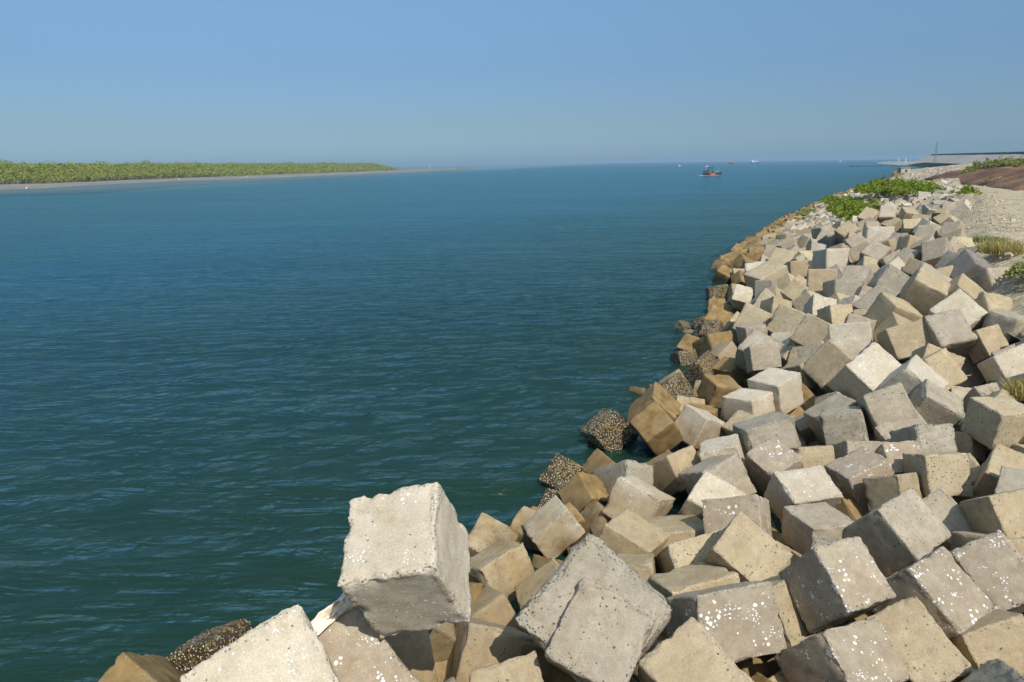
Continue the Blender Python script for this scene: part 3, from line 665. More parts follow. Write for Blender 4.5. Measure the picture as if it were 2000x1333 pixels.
# ------------------------------------------------------------------ water
def water_mat():
    t = NT('sea_water')
    pos = t.n('NewGeometry').outputs['Position']
    def sc(x, y, rot=0.):
        return t.n('Mapping', {'Vector': pos, 'Scale': (x, y, 1), 'Rotation': (0, 0, R(rot))}).outputs[0]
    n1 = t.noise(sc(.55, 1.25, 12), 1.0, 6, .62, .6)
    n2 = t.noise(sc(2.2, 5.2, -10), 1.0, 5, .6, .4)
    n3 = t.noise(sc(.09, .30, 8), 1.0, 5, .6, .3)
    gust = t.maprange(t.noise(sc(.012, .045, 5), 1., 4, .6), .32, .68, .45, 1.35)
    h = t.math('ADD', t.math('MULTIPLY', n1, .31), t.math('MULTIPLY', n2, .06))
    h = t.math('ADD', t.math('MULTIPLY', h, gust), t.math('MULTIPLY', n3, 1.15))
    bp = t.n('Bump', {'Height': h, 'Strength': 1., 'Distance': 1.})
    big = t.noise(sc(.010, .035), 1., 5, .65)
    ps = t.n('SeparateXYZ', {0: pos})
    offshore = t.maprange(t.math('SUBTRACT', t.math('MULTIPLY', ps.outputs[1], .6), ps.outputs[0]), 8., 75.)
    offshore = t.math('ADD', offshore, t.math('MULTIPLY', t.math('SUBTRACT', big, .5), .5), clamp=True)
    col = t.mix(offshore, (.014, .043, .024), (.009, .078, .150))
    # turbid shallows off the mud flat
    shal = t.math('SUBTRACT', ps.outputs[0], t.math('SUBTRACT', t.math('MULTIPLY', ps.outputs[1], .17), 255.))
    shal = t.maprange(t.math('ADD', shal, t.math('MULTIPLY', t.math('SUBTRACT', big, .5), 40.)), 15., 95., 1., 0.)
    shal = t.math('MULTIPLY', shal, t.maprange(ps.outputs[1], 215., 270.))
    col = t.mix(shal, col, (.16, .21, .22))
    deep = t.n('BsdfDiffuse', {'Color': col})
    tr = t.n('BsdfTransparent', {'Color': (.45, .70, .52, 1)})
    body = t.n('MixShader', {0: .38, 1: deep.outputs[0], 2: tr.outputs[0]})
    gl = t.n('BsdfGlossy', {'Color': (.66, .92, 1, 1), 'Roughness': .1, 'Normal': bp.outputs[0]})
    fr = t.n('Fresnel', {'IOR': 1.33, 'Normal': bp.outputs[0]})
    sh_ = t.n('MixShader', {0: t.math('MULTIPLY', t.math('MINIMUM', fr.outputs[0], .7), .8), 1: body.outputs[0], 2: gl.outputs[0]})
    return t.done(sh_.outputs[0])
WATER = water_mat()
WAVES = []
for i in range(34):
    lam = 0.7 * (1.13 ** i) if i < 20 else 0.9 * (1.17 ** (i - 20))
    th = R(98) + RNG.normal(0, .42)
    WAVES.append((2 * math.pi / lam, math.cos(th), math.sin(th), RNG.uniform(0, 6.28), .0078 * lam ** .9))
def wave(P):
    z = np.zeros(len(P))
    gx = np.sin(P[:, 0] * .13 + 1.7 * np.sin(P[:, 1] * .07)) * .35 + .8
    for k, cx, cy, ph, a in WAVES:
        a_ = min(a, .022)
        s_ = np.sin(k * (P[:, 0] * cx + P[:, 1] * cy) + ph + .6 * np.sin(P[:, 0] * .21 * k ** .5 + ph) )
        z += a_ * (1.3 - 1.6 * np.abs(s_)) * gx * .38
    return z
def frange(segs):
    out = []
    for a, b, st in segs: out += list(np.arange(a, b, st))
    return np.array(out + [segs[-1][1]])
wx = frange([(-40000, -10000, 10000), (-10000, -1000, 1000), (-1000, -200, 100), (-200, -70, 10), (-70, -30, 1.0), (-30, 16, .3), (16, 60, 1.0), (60, 200, 10), (200, 1000, 100), (1000, 10000, 1000), (10000, 40000, 10000)])
wy = frange([(-60, 0, 10), (0, 8, 1), (8, 60, .3), (60, 110, 1.0), (110, 300, 10), (300, 1500, 60), (1500, 9000, 500), (9000, 15000, 3000), (15000, 60000, 15000)])
def wz(P):
    fade = np.clip((130 - P[:, 1]) / 70, 0, 1) * np.clip((90 - np.abs(P[:, 0])) / 40, 0, 1)
    return wave(P) * fade
sheet('water', wx, wy, wz, WATER)

# ------------------------------------------------------------------ world, sun, camera
SUN_AZ, SUN_EL = R(155), R(49)          # azimuth clockwise from +Y
w = bpy.data.worlds.new('World'); scene.world = w; w.use_nodes = True
nt = w.node_tree; nt.nodes.clear()
sky = nt.nodes.new('ShaderNodeTexSky'); sky.sky_type = 'NISHITA'; sky.sun_disc = False
sky.sun_elevation = SUN_EL; sky.sun_rotation = SUN_AZ
sky.altitude = 0; sky.air_density = 1.0; sky.dust_density = .3; sky.ozone_density = 1.
bg = nt.nodes.new('ShaderNodeBackground'); bg.inputs[1].default_value = .132
# hazy lower sky: damp the bright Nishita band at the horizon, by elevation
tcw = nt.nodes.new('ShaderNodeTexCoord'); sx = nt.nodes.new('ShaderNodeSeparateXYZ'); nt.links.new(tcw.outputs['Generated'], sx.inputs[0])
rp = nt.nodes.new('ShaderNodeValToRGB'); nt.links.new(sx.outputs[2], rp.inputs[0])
for i, (p_, c_) in enumerate(((0., (.208,.36,.665)), (.05, (.272,.37,.525)), (.12, (.355,.46,.60)), (.21, (.53,.66,.74)), (.45, (.56,.64,.62)), (.72, (1.25,1.15,.97)), (.93, (4.3,3.7,2.7)))):  # upper stops boost the unseen zenith, added to fill the blocks' shaded sides
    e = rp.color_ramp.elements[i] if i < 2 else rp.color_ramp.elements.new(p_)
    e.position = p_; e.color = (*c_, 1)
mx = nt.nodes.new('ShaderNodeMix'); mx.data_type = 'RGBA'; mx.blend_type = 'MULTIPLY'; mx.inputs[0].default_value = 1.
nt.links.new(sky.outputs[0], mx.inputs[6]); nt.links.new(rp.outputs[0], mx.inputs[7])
wo = nt.nodes.new('ShaderNodeOutputWorld')
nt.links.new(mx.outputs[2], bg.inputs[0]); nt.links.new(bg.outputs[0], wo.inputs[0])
sl = bpy.data.lights.new('sun', 'SUN'); sl.energy = 4.2; sl.angle = R(.5); sl.color = (1., .955, .88)
so = link(bpy.data.objects.new('sun', sl))
Ld = Vector((math.cos(SUN_EL) * math.sin(SUN_AZ), math.cos(SUN_EL) * math.cos(SUN_AZ), math.sin(SUN_EL)))
so.rotation_euler = (-Ld).to_track_quat('-Z', 'Y').to_euler()

cd = bpy.data.cameras.new('camera'); cam = link(bpy.data.objects.new('camera', cd))
cd.sensor_width = 36.; cd.lens = 1400 / 2000 * 36; cd.clip_start = .1; cd.clip_end = 150000
Mr = Matrix(((.99990, .0138, 0.), (-.00331, .24001, -.97076), (-.01340, .97067, .24003)))
cam.matrix_world = Matrix.Translation((0, 0, 7.74)) @ Mr.to_4x4()
scene.camera = cam

scene.view_settings.view_transform = 'Standard'; scene.view_settings.look = 'None'
scene.view_settings.exposure = 0.1; scene.view_settings.gamma = 1.0
scene.cycles.max_bounces = 6; scene.cycles.diffuse_bounces = 3; scene.cycles.glossy_bounces = 3
scene.cycles.transparent_max_bounces = 8; scene.cycles.volume_bounces = 0; scene.cycles.volume_step_rate = 1.0
scene.cycles.use_denoising = True

# ------------------------------------------------------------------ far blocks of the bank
rf = random.Random(4)
def rot_rand(r):
    q = Quaternion((r.gauss(0, 1), r.gauss(0, 1), r.gauss(0, 1), r.gauss(0, 1))); q.normalize(); return q
cand = []
for p in resample(SHORE[SHORE[:, 1] > 35], 1.12):
    u = None
    cr = CRR if 'CRR' in globals() else resample(CREST, 3.)
    CRR = cr
    q = cr[((cr - p) ** 2).sum(1).argmin()]
    L = np.linalg.norm(q - p); u = (q - p) / L
    s_ = -.8
    while s_ < L + .3:
        x, y = p + u * s_ + np.array([rf.uniform(-.35, .35), rf.uniform(-.35, .35)])
        s_ += 1.12
        d2 = ((BC[:, :2] - (x, y)) ** 2).sum(1).min()
        if y < 52 or d2 < 1.0 or y > 420: continue
        t_ = max(0, s_ / L)
        cand.append((x, y, -.2 + 4.0 * min(1, t_) + rf.uniform(-.15, .3), rf.uniform(.95, 1.25), rot_rand(rf)))
cand.sort(key=lambda c: c[0] ** 2 + c[1] ** 2)
def far_mat(z):
    return 'w' if z < .55 else rf.choice('gtpgtsrg')
NIND = 24
for k, (x, y, z, s, q) in enumerate(cand[:NIND]):
    m = far_mat(z); key = (m, k % 3)
    if key not in FM: FM[key] = block_mesh('concrete_block', 1., 10, m, 1300 + len(FM))
    o = link(bpy.data.objects.new('concrete_block', FM[key])); o.location = (x, y, z)
    o.rotation_mode = 'QUATERNION'; o.rotation_quaternion = q; o.scale = (s, s, s)
    tag(o, 'weathered block on the middle stretch between the near blocks and the creeper', 'concrete block', 'blocks of the middle bank')
v, f, mi = [], [], []
keys = 'gtprw'
base = [(a, b, c) for a in (-1, 1) for b in (-1, 1) for c in (-1, 1)]
bf = [(0, 1, 3, 2), (4, 6, 7, 5), (0, 4, 5, 1), (2, 3, 7, 6), (0, 2, 6, 4), (1, 5, 7, 3)]
for x, y, z, s, q in cand[NIND:]:
    n = len(v); m = 'w' if z < .5 else rf.choice('ggttppr')
    for b in base:
        w_ = q @ Vector([c * s / 2 * rf.uniform(.9, 1.0) for c in b]); v.append((x + w_.x, y + w_.y, z + w_.z))
    f += [tuple(i + n for i in g_) for g_ in bf]; mi += [keys.index(m)] * 6
o = mesh_obj('distant_blocks', v, f, [MATS[k] for k in keys])
o.data.polygons.foreach_set('material_index', mi)
tag(o, 'mass of grey and tan blocks on the far stretch of the sea bank', 'concrete blocks', kind='stuff')

# the same bank carries on landward of the photograph's right border
v, f, mi = [], [], []
GV, GF = cube_grid(4)
for gx in np.arange(1.5, 17, 1.0):
    for gy in np.arange(-6, 27, 1.0):
        x, y = gx + rf.uniform(-.25, .25), gy + rf.uniform(-.25, .25)
        (dc_,), (rc_,) = poly_dist(np.array([(x, y)]), CREST)
        if rc_ and dc_ > .2: continue
        if ((BC[:, :2] - (x, y)) ** 2).sum(1).min() < .75: continue
        z = float(bank_profile([(x, y)])[0]) * .82 + rf.uniform(-.1, .25) - (.75 if y < 13 else 0)
        px_, dep = x, y * .97 - (z - 7.74) * .24
        if dep > .5 and px_ / dep < .76 and ((7.74 - z) * .97 - y * .24) / dep < .55: continue     # inside the photograph
        q = rot_rand(rf); n = len(v); s_ = rf.uniform(.9, 1.1) / 2
        for b in GV:
            bb = np.sign(b) * np.minimum(np.abs(b), 1 - .07 * (np.sort(np.abs(b))[1] > .95))
            w_ = q @ Vector(bb * s_); v.append((x + w_.x, y + w_.y, z + w_.z))
        f += [tuple(i + n for i in g_) for g_ in GF]; mi += [keys.index(rf.choice('gtpgr'))] * len(GF)
o = mesh_obj('bank_blocks', v, f, [MATS[k] for k in keys]); o.data.polygons.foreach_set('material_index', mi)
tag(o, 'mass of concrete blocks where the bank carries on out of the picture', 'concrete blocks', kind='stuff')

# ------------------------------------------------------------------ paved path on the crest
def paver_mat():
    t = NT('old_pavers')
    pos = t.n('NewGeometry').outputs['Position']
    vr = t.n('TexVoronoi', {'Vector': t.n('Mapping', {'Vector': pos, 'Rotation': (0, 0, R(32)), 'Scale': (1., 1.6, 1.)}).outputs[0], 'Scale': 2.6, 'Randomness': .55})
    a = t.noise(pos, .5, 6, .7); b = t.noise(pos, 5., 5, .7)
    cell = t.n('SeparateColor', {0: vr.outputs['Color']}).outputs[0]
    col = t.mix(cell, (.44, .36, .235), (.54, .46, .315))
    col = t.mix(t.math('MULTIPLY', t.maprange(vr.outputs['Distance'], .5, .68), .8), col, (.22, .19, .11))
    col = t.mix(t.maprange(a, .52, .7), col, (.22, .20, .09))
    col = t.mix(t.math('MULTIPLY', t.maprange(t.noise(pos, 1.6, 4, .7), .5, .62), .7), col, (.24, .205, .13))
    col = t.mix(t.math('LESS_THAN', t.noise(pos, 3.3, 3, .6), .36), col, (.14, .125, .07))
    col = t.mix(t.math('MULTIPLY', t.maprange(b, .48, .7), .6), col, (.27, .235, .15))
    s = t.n('BsdfPrincipled', {'Base Color': col, 'Roughness': .95, 'Normal': t.n('Bump', {'Height': b, 'Strength': .6, 'Distance': .1}).outputs[0]})
    return t.done(s.outputs[0])
cl = resample(CREST[1:8], 2.0)
tang = np.gradient(cl, axis=0); tang /= np.linalg.norm(tang, axis=1)[:, None]
nrm = np.c_[tang[:, 1], -tang[:, 0]]
rows = []
for p, n_ in zip(cl, nrm):
    rows.append([(*(p + n_ * d), z_ + noise.noise(Vector((p[0] * .3, p[1] * .3, d))) * .06) for d, z_ in ((-1.6, 2.9), (-.3, 3.7), (.5, 4.08), (1.1, 4.2), (2., 4.23), (4., 4.25), (7., 4.26), (10., 4.27), (14., 4.27), (22., 4.26), (22.2, 3.5))])
strip('path', rows, paver_mat())
# low kerb slabs along its seaward edge
mk = MB(); acc = 0
kr = resample(np.array([(15.9, 21.), (18.2, 26.3)]), 1.3)
for a, b in zip(kr[:-1], kr[1:]):
    d = b - a; L = np.linalg.norm(d); d = d / L; n_ = np.array([d[1], -d[0]]); c = (a + b) / 2 + n_ * .8
    mk.box((c[0], c[1], 4.12 + rf.uniform(-.03, .03)), (L - .03, .32, .5), math.atan2(d[1], d[0]))
tag(mk.build('kerb', MATS['p']), kind='structure')

# ------------------------------------------------------------------ reddish soil mound behind the path
red = soil('red_soil', (.06, .036, .026), (.19, .098, .05), (.30, .195, .11), .2, 1.)
def mound_z(P):
    x, y = P[:, 0], P[:, 1]
    # distance inside an outline that points to the tip at (64, 106)
    d1 = (x - 53.5) * .93 + (y - 76) * -.36 + 10.5 - 0
    near = ((x - 54.) * -.15 + (y - 77.) * .99)
    left = (x - 54.) * .92 - (y - 77.) * .36 + 1.0
    far_ = 132 - y + (x - 60) * .05
    h = np.minimum(np.minimum(near * .34, left * .42), far_ * .3)
    nz = np.array([noise.noise(Vector((a * .12, b * .12, 3))) * .55 + noise.noise(Vector((a * .5, b * .5, 1))) * .36 + noise.noise(Vector((a * 1.6, b * 1.6, 1))) * .2 for a, b in zip(x, y)])
    top = 2.3 + .012 * (x - 60)
    h = top * (1 - np.exp(-np.maximum(h, 0) / 1.6)) * (1 + .35 * nz) + np.where(h > 0, nz * .3, 0)
    return np.where(h > .02, 4.0 + h, np.minimum(3.8, bank_profile(P) - 1.8))
sheet('soil_mound', np.linspace(50, 150, 200), np.linspace(72, 135, 130), mound_z, red)

# loose stones and broken concrete strewn over the path
v, f = [], []
for k in range(3200):
    i = rf.randrange(len(cl)); d = rf.uniform(.6, 13) if rf.random() < .6 else rf.uniform(.4, 3.)
    p = cl[i] + nrm[i] * d + np.array([rf.uniform(-1, 1), rf.uniform(-1, 1)]); s_ = rf.uniform(.02, .055) * (1 + (rf.random() < .04) * 1.6)
    q = rot_rand(rf); n = len(v)
    for b in base:
        w_ = q @ Vector([c * s_ * rf.uniform(.55, 1.1) for c in b]); v.append((p[0] + w_.x, p[1] + w_.y, 4.24 + w_.z * .8))
    f += [tuple(i_ + n for i_ in g_) for g_ in bf]
tag(mesh_obj('loose_stones', v, f, simple('loose_stone', (.40, .33, .23), .95, .35, .7)), 'loose stones and concrete bits strewn over the path', 'stones', kind='stuff')

# ------------------------------------------------------------------ plants
def leaf_mat(name, c0, c1, trans=.35):
    t = NT(name)
    rnd = t.noise(t.n('TexCoord').outputs['Object'], 2.3, 3, .6)
    rp = t.n('Attribute', attribute_name='leafrand').outputs['Fac']
    col = t.mix(t.math('ADD', t.math('MULTIPLY', rnd, .5), t.math('MULTIPLY', rp, .5)), c0, c1)
    d = t.n('BsdfPrincipled', {'Base Color': col, 'Roughness': .55, 'Specular IOR Level': .3})
    tr = t.n('BsdfTranslucent', {'Color': col})
    return t.done(t.n('MixShader', {0: trans, 1: d.outputs[0], 2: tr.outputs[0]}).outputs[0])
BARK = simple('bark', (.10, .075, .05), .9, .3, 6.)
GREEN = leaf_mat('creeper_leaf', (.10, .155, .010), (.34, .40, .03), .45)
OLIVE = leaf_mat('shrub_leaf', (.13, .165, .03), (.36, .37, .11), .4)
DRY = leaf_mat('dry_grass_blade', (.36, .29, .09), (.52, .45, .17), .35)
def leaves_obj(name, pts, size, mat, parent, flat=.5):
    """pts: (x,y,z) leaf centres; every leaf a bent diamond of its own"""
    V, F, A = [], [], []
    for p in pts:
        s = size * rf.uniform(.6, 1.3)
        n_ = Vector((rf.gauss(0, 1), rf.gauss(0, 1), rf.gauss(0, 1) + flat * 2)).normalized()
        u = n_.orthogonal().normalized(); u.rotate(Quaternion(n_, rf.uniform(0, 6.28))); w_ = n_.cross(u)
        c = Vector(p); k = len(V)
        V += [c - u * s, c + w_ * s * .42 + n_ * s * .12, c + u * s, c - w_ * s * .42 + n_ * s * .12]
        F.append((k, k + 1, k + 2, k + 3)); A += [rf.random()] * 4
    o = mesh_obj(name, V, F, mat, parent)
    at_ = o.data.attributes.new('leafrand', 'FLOAT', 'POINT'); at_.data.foreach_set('value', A)
    return o
def creeper(clumps, label, mat=GREEN, leaf=.26, dens=34, cat='creeper', name='creeper_shrub'):
    cx = sum(c[0] for c in clumps) / len(clumps); cy = sum(c[1] for c in clumps) / len(clumps); cz = min(c[2] for c in clumps)
    t = empty(name, (cx, cy, cz)); tag(t, label, cat)
    pts, st = [], MB()
    for x, y, z, r, h in clumps:
        n = int(dens * r * r * 3.0)
        for _ in range(n):
            a = rf.uniform(0, 6.283); q = math.sqrt(rf.random()) * r * (1 + .25 * noise.noise(Vector((math.cos(a) * 2, math.sin(a) * 2, x))))
            px, py = x + q * math.cos(a), y + q * math.sin(a)
            lump = .55 + .75 * noise.noise(Vector((px * .9, py * .9, 2.)))
            if lump < .22 and rf.random() < .8: continue
            top = h * math.sqrt(max(0, 1 - (q / r / 1.15) ** 2)) * max(.25, lump)
            pts.append((px - cx, py - cy, z - cz + top * rf.uniform(.45, 1.05) + .1))
        for _ in range(int(3 + r * 2)):
            a = rf.uniform(0, 6.283); q = rf.uniform(.2, .9) * r
            st.tube((x - cx, y - cy, z - cz - .2), (x + q * math.cos(a) - cx, y + q * math.sin(a) - cy, z - cz + h * .5), .03, .012, 5)
    leaves_obj('foliage', pts, leaf, mat, t)
    st.build('stem', BARK, t)
    return t
creeper([(30.5, 63.5, 2.6, 2.2, 1.0), (32.5, 66.5, 2.8, 2.2, 1.2), (35.2, 74, 2.4, 2.6, 1.1), (33.6, 69.5, 2.6, 2.3, 1.1), (38.5, 80, 2.4, 2.6, 1.1), (41.5, 88, 2.0, 2.6, 1.1), (44.5, 96, 1.9, 2.6, 1.1), (47, 104, 1.7, 2.8, 1.0)],
        'bright green leafy creeper sprawling down the blocks towards the water')
creeper([(43.5, 78, 3.9, 2.4, 1.3), (45, 82, 3.9, 2.8, 1.6), (44.5, 86, 3.5, 2.8, 1.6), (47.5, 88, 3.8, 3.0, 1.9), (47, 92, 3.4, 3.0, 1.9), (50, 95, 3.6, 3.0, 1.9), (51.5, 101, 3.3, 3.2, 2.0), (49.5, 98, 3.1, 3., 1.7), (54, 105, 3.3, 3.0, 1.8)],
        'larger and higher mound of bright green creeper nearer the crest')
creeper([(43.8, 70, 4.2, 1.2, .8), (42.6, 68.4, 4.2, .9, .6), (44.6, 72.2, 4.2, 1., .7)], 'small green bush on the crest at the start of the path', cat='bush', name='small_bush')
creeper([(36.8, 90, 1.0, 1.3, .7), (38, 92.5, 1.1, 1.2, .7)], 'little weed patch on the seaward edge of the blocks', cat='weed', name='weed_patch', mat=OLIVE)
creeper([(16.45, 22.3, 3.9, .75, .55), (17.0, 22.9, 4.0, .7, .5)], 'dark green weed standing behind the pinkish crest block at the right border', cat='weed', name='weed_patch', leaf=.10, dens=330, mat=OLIVE)
creeper([(12.05, 17.1, 1.9, .22, .4)], 'small green weed sprouting in the deep dark gap', cat='weed', name='weed_patch', leaf=.05, dens=700, mat=GREEN)
def grass_tuft(x, y, z, r, h, n, label, mat):
    t = empty('grass_tuft', (x, y, z)); tag(t, label, 'grass tuft')
    V, F, A = [], [], []
    for _ in range(n):
        a = rf.uniform(0, 6.283); q = math.sqrt(rf.random()) * r; b = Vector((q * math.cos(a), q * math.sin(a), 0))
        lean = Vector((rf.gauss(0, .35), rf.gauss(0, .35), 0)) * h; hh = h * rf.uniform(.5, 1.1); s = Vector((rf.gauss(0, 1), rf.gauss(0, 1), 0)).normalized() * .012 * (1 + h)
        k = len(V); V += [b - s, b + s, b + lean * .4 + Vector((0, 0, hh * .6)) + s * .7, b + lean * .4 + Vector((0, 0, hh * .6)) - s * .7, b + lean + Vector((0, 0, hh))]
        F += [(k, k + 1, k + 2, k + 3), (k + 3, k + 2, k + 4)]; A += [rf.random()] * 5
    o = mesh_obj('blades', V, F, mat, t)
    at_ = o.data.attributes.new('leafrand', 'FLOAT', 'POINT'); at_.data.foreach_set('value', A)
grass_tuft(18.6, 27.2, 4.2, .75, .5, 900, 'big dry yellow grass tuft at the edge of the path', DRY)
grass_tuft(20.4, 30.6, 4.2, .6, .3, 420, 'smaller olive grass tuft farther along the path edge', OLIVE)
grass_tuft(11.55, 15.3, 2.5, .42, .4, 500, 'straw-coloured grass tuft between blocks at the right border', DRY)

# shrubs and rubbish on the soil mound
for gx, gy, gz, gr_, lab_ in ((57.5, 78.5, 4.3, 1.5, 'dry brown scrub at the foot of the soil mound beside the path'), (63, 88, 5.2, 1.4, 'straw-coloured scrub halfway up the red soil mound'), (60.5, 92, 4.6, 1.2, 'yellowish scrub on the seaward flank of the soil mound')):
    creeper([(gx, gy, gz, gr_, .6), (gx + 1.5, gy + .6, gz + .2, gr_ * .8, .5)], lab_, cat='scrub', name='shrub', mat=DRY, leaf=.22, dens=30)
creeper([(74, 116, 5.0, 2.2, 2.6), (77, 119, 5.0, 2.4, 3.0), (71.5, 113, 4.6, 1.8, 1.8)], 'yellow-green shrub standing at the seaward end of the soil mound', cat='shrub', name='shrub', mat=OLIVE, leaf=.32, dens=30)
creeper([(83, 131, 4.4, 2.6, 2.5), (87, 135, 4.4, 2.8, 2.7), (91, 138, 4.4, 2.6, 2.2)], 'pale green shrub at the left end of the red soil mound', cat='shrub', name='shrub', mat=OLIVE, leaf=.32, dens=26)
creeper([(99, 146, 5.0, 3.0, 3.6), (103, 149, 5.0, 2.6, 3.0)], 'taller round shrub showing above the pink-white rubbish', cat='shrub', name='shrub', mat=OLIVE, leaf=.32, dens=26)
creeper([(75, 112, 6.2, 2.6, 1.3), (80, 114, 6.4, 3., 1.5), (85, 116, 6.5, 3., 1.5), (91, 118, 6.6, 3., 1.6)], 'low olive scrub along the top of the soil mound', cat='scrub', name='shrub', mat=OLIVE, leaf=.3, dens=26)
creeper([(67.5, 92.5, 6.9, 1.8, 2.0), (70, 94, 6.9, 2., 2.3)], 'dark bush on the mound at the right border', cat='bush', name='small_bush', mat=OLIVE, leaf=.26)
PLAST = simple('faded_pink_plastic', (.72, .58, .60), .5, .12, 1.5)
def crumpled(name, nx, ny, lx, ly, amp, mat, label, cat, loc, rot, thick=.012, seed=0., parent=None):
    V, F = [], []
    for s_ in (0, 1):
        for j in range(ny + 1):
            for i in range(nx + 1):
                a, b = i / nx - .5, j / ny - .5
                w_ = 1 + .35 * noise.noise(Vector((a * 3, seed, 1)))
                z_ = amp * (noise.noise(Vector((a * 4 + seed, b * 5, 0))) + .6 * noise.noise(Vector((a * 9 + seed, b * 11, 4))))
                V.append((a * lx + .05 * lx * noise.noise(Vector((b * 6, a * 3, seed))), b * ly * w_, z_ - s_ * thick))
    N_ = (nx + 1) * (ny + 1)
    for j in range(ny):
        for i in range(nx):
            k = j * (nx + 1) + i
            F += [(k, k + 1, k + nx + 2, k + nx + 1), (N_ + k, N_ + k + nx + 1, N_ + k + nx + 2, N_ + k + 1)]
    rim = [i for i in range(nx + 1)] + [(j + 1) * (nx + 1) + nx for j in range(ny)] + [ny * (nx + 1) + i for i in range(nx - 1, -1, -1)] + [j * (nx + 1) for j in range(ny - 1, 0, -1)]
    for a, b in zip(rim, rim[1:] + rim[:1]): F.append((b, a, N_ + a, N_ + b))
    o = mesh_obj(name, V, F, mat, parent, True); o.location = loc; o.rotation_euler = rot
    return tag(o, label, cat)
crumpled('plastic_sheet', 18, 8, 6.5, 2.4, .7, PLAST, 'pinkish white plastic sheet heaped between the two shrubs', 'plastic sheet', (95, 131, 5.7), (.5, 0, .3), .03, 3.)
crumpled('plastic_sheet', 18, 8, 8., 2.6, .8, PLAST, 'long faded pink plastic sheet lying at the right border', 'plastic sheet', (101, 124, 7.2), (.5, 0, .3), .03, 8.)
crumpled('cloth_rag', 10, 5, .75, .28, .09, simple('blue_cloth', (.05, .065, .12), .8, .3), 'dark blue rag dropped on the pale paved path', 'rag', (20.15, 28.7, 4.33), (0, 0, .45), .02, 5.)
crumpled('plastic_scrap', 8, 5, .3, .18, .05, simple('white_plastic', (.75, .77, .78), .35, .05), 'scrap of white plastic caught under the small gap weed', 'plastic scrap', (11.85, 16.75, 2.32), (.4, .2, .6), .008, 7.)

# rag on the lime covered block
def rag_mat():
    t = NT('rag_cloth'); tc = t.n('TexCoord').outputs['Object']
    w_ = t.noise(t.n('Mapping', {'Vector': tc, 'Scale': (3, 40, 9)}).outputs[0], 1., 4, .6)
    col = t.ramp(w_, [(.32, (.42, .27, .11)), (.46, (.68, .62, .5)), (.7, (.78, .75, .66))])
    return t.done(t.n('BsdfPrincipled', {'Base Color': col, 'Roughness': .8}).outputs[0])
RAG = rag_mat()
rg_ = crumpled('cloth_rag', 40, 10, .80, .19, .10, RAG, 'dirty white and tan rag draped along the edge of the lime-crusted grey block', 'rag', (0, 0, 0), (0, 0, 0), .012, 2.)
rg_.matrix_world = Matrix(((-0.6945,0.6881,0.2104,-2.2281),(-0.6344,-0.4476,-0.6302,7.3033),(-0.3395,-0.5711,0.7474,2.6277),(0,0,0,1)))

# ------------------------------------------------------------------ far embankment, spit, mast, box
GREYB = soil('embankment_face', (.26, .235, .20), (.31, .285, .245), (.36, .335, .295), .02, .3)
A_, B_ = np.array((449., 800.)), np.array((250., 345.))
rows = []
for k in range(25):
    p = A_ + (B_ - A_) * k / 24; d = (B_ - A_) / np.linalg.norm(B_ - A_); n_ = np.array([-d[1], d[0]]); 
    if n_[0] > 0: n_ = -n_
    hh = (6.5 - 1.5 * k / 24) * min(1, (k + .3) / 3) + .15 * noise.noise(Vector((k * .7, 0, 0)))
    rows.append([(*(p + n_ * 16), 3.9), (*(p + n_ * 1.5), 4.0 + hh * .97), (*p, 4.0 + hh), (*(p - n_ * 6), 4.0 + hh), (*(p - n_ * 20), 3.5)])
strip('far_embankment', rows, GREYB)
wl = MB(); DK = simple('dark_parapet', (.07, .075, .085), .8, .2, .2)
for k in range(3, 24):
    a = A_ + (B_ - A_) * k / 24; b = A_ + (B_ - A_) * (k + 1) / 24; c = (a + b) / 2; d = b - a
    wl.box((c[0], c[1], 11.0 - 1.5 * k / 24), (np.linalg.norm(d) - .6, .5, 1.3), math.atan2(d[1], d[0]))
tag(wl.build('parapet_wall', DK), 'long dark parapet wall along the top of the far embankment', 'wall')
# stone spit running out to sea
sp = resample(np.array([(425., 745.), (520., 960.), (640., 1250.), (770., 1540.)]), 14.)
rows = []
for k, p in enumerate(sp):
    e = 1 - (k / (len(sp) - 1)) ** 3
    rows.append([(p[0] - 22 * e - 2, p[1] + 9, -.8), (p[0] - 8 * e, p[1], 1.6 * e + .5 * rf.random()), (p[0] + 4, p[1], 3.2 * e + .9 * rf.random() - .2), (p[0] + 30 * e, p[1], 2.6 * e + .6 * rf.random()), (p[0] + 70, p[1] - 20, -.8)])
strip('rock_spit', rows, soil('spit_rock', (.24, .22, .19), (.31, .285, .25), (.37, .345, .30), .1, .8))
rb = MB()
for k in range(26):
    u_ = k / 25; x, y = 366 + 52 * u_, 790 - 15 * u_ + rf.uniform(-6, 6)
    rb.box((x, y, .1), (rf.uniform(2, 4.5), rf.uniform(2, 4), rf.uniform(.5, 1.3)), rf.uniform(0, 3))
o = rb.build('rock_reef', simple('dark_wet_rock', (.05, .05, .055), .5, .3, .3)); tag(o, 'row of low dark wet rocks in the cove before the spit', 'rocks')
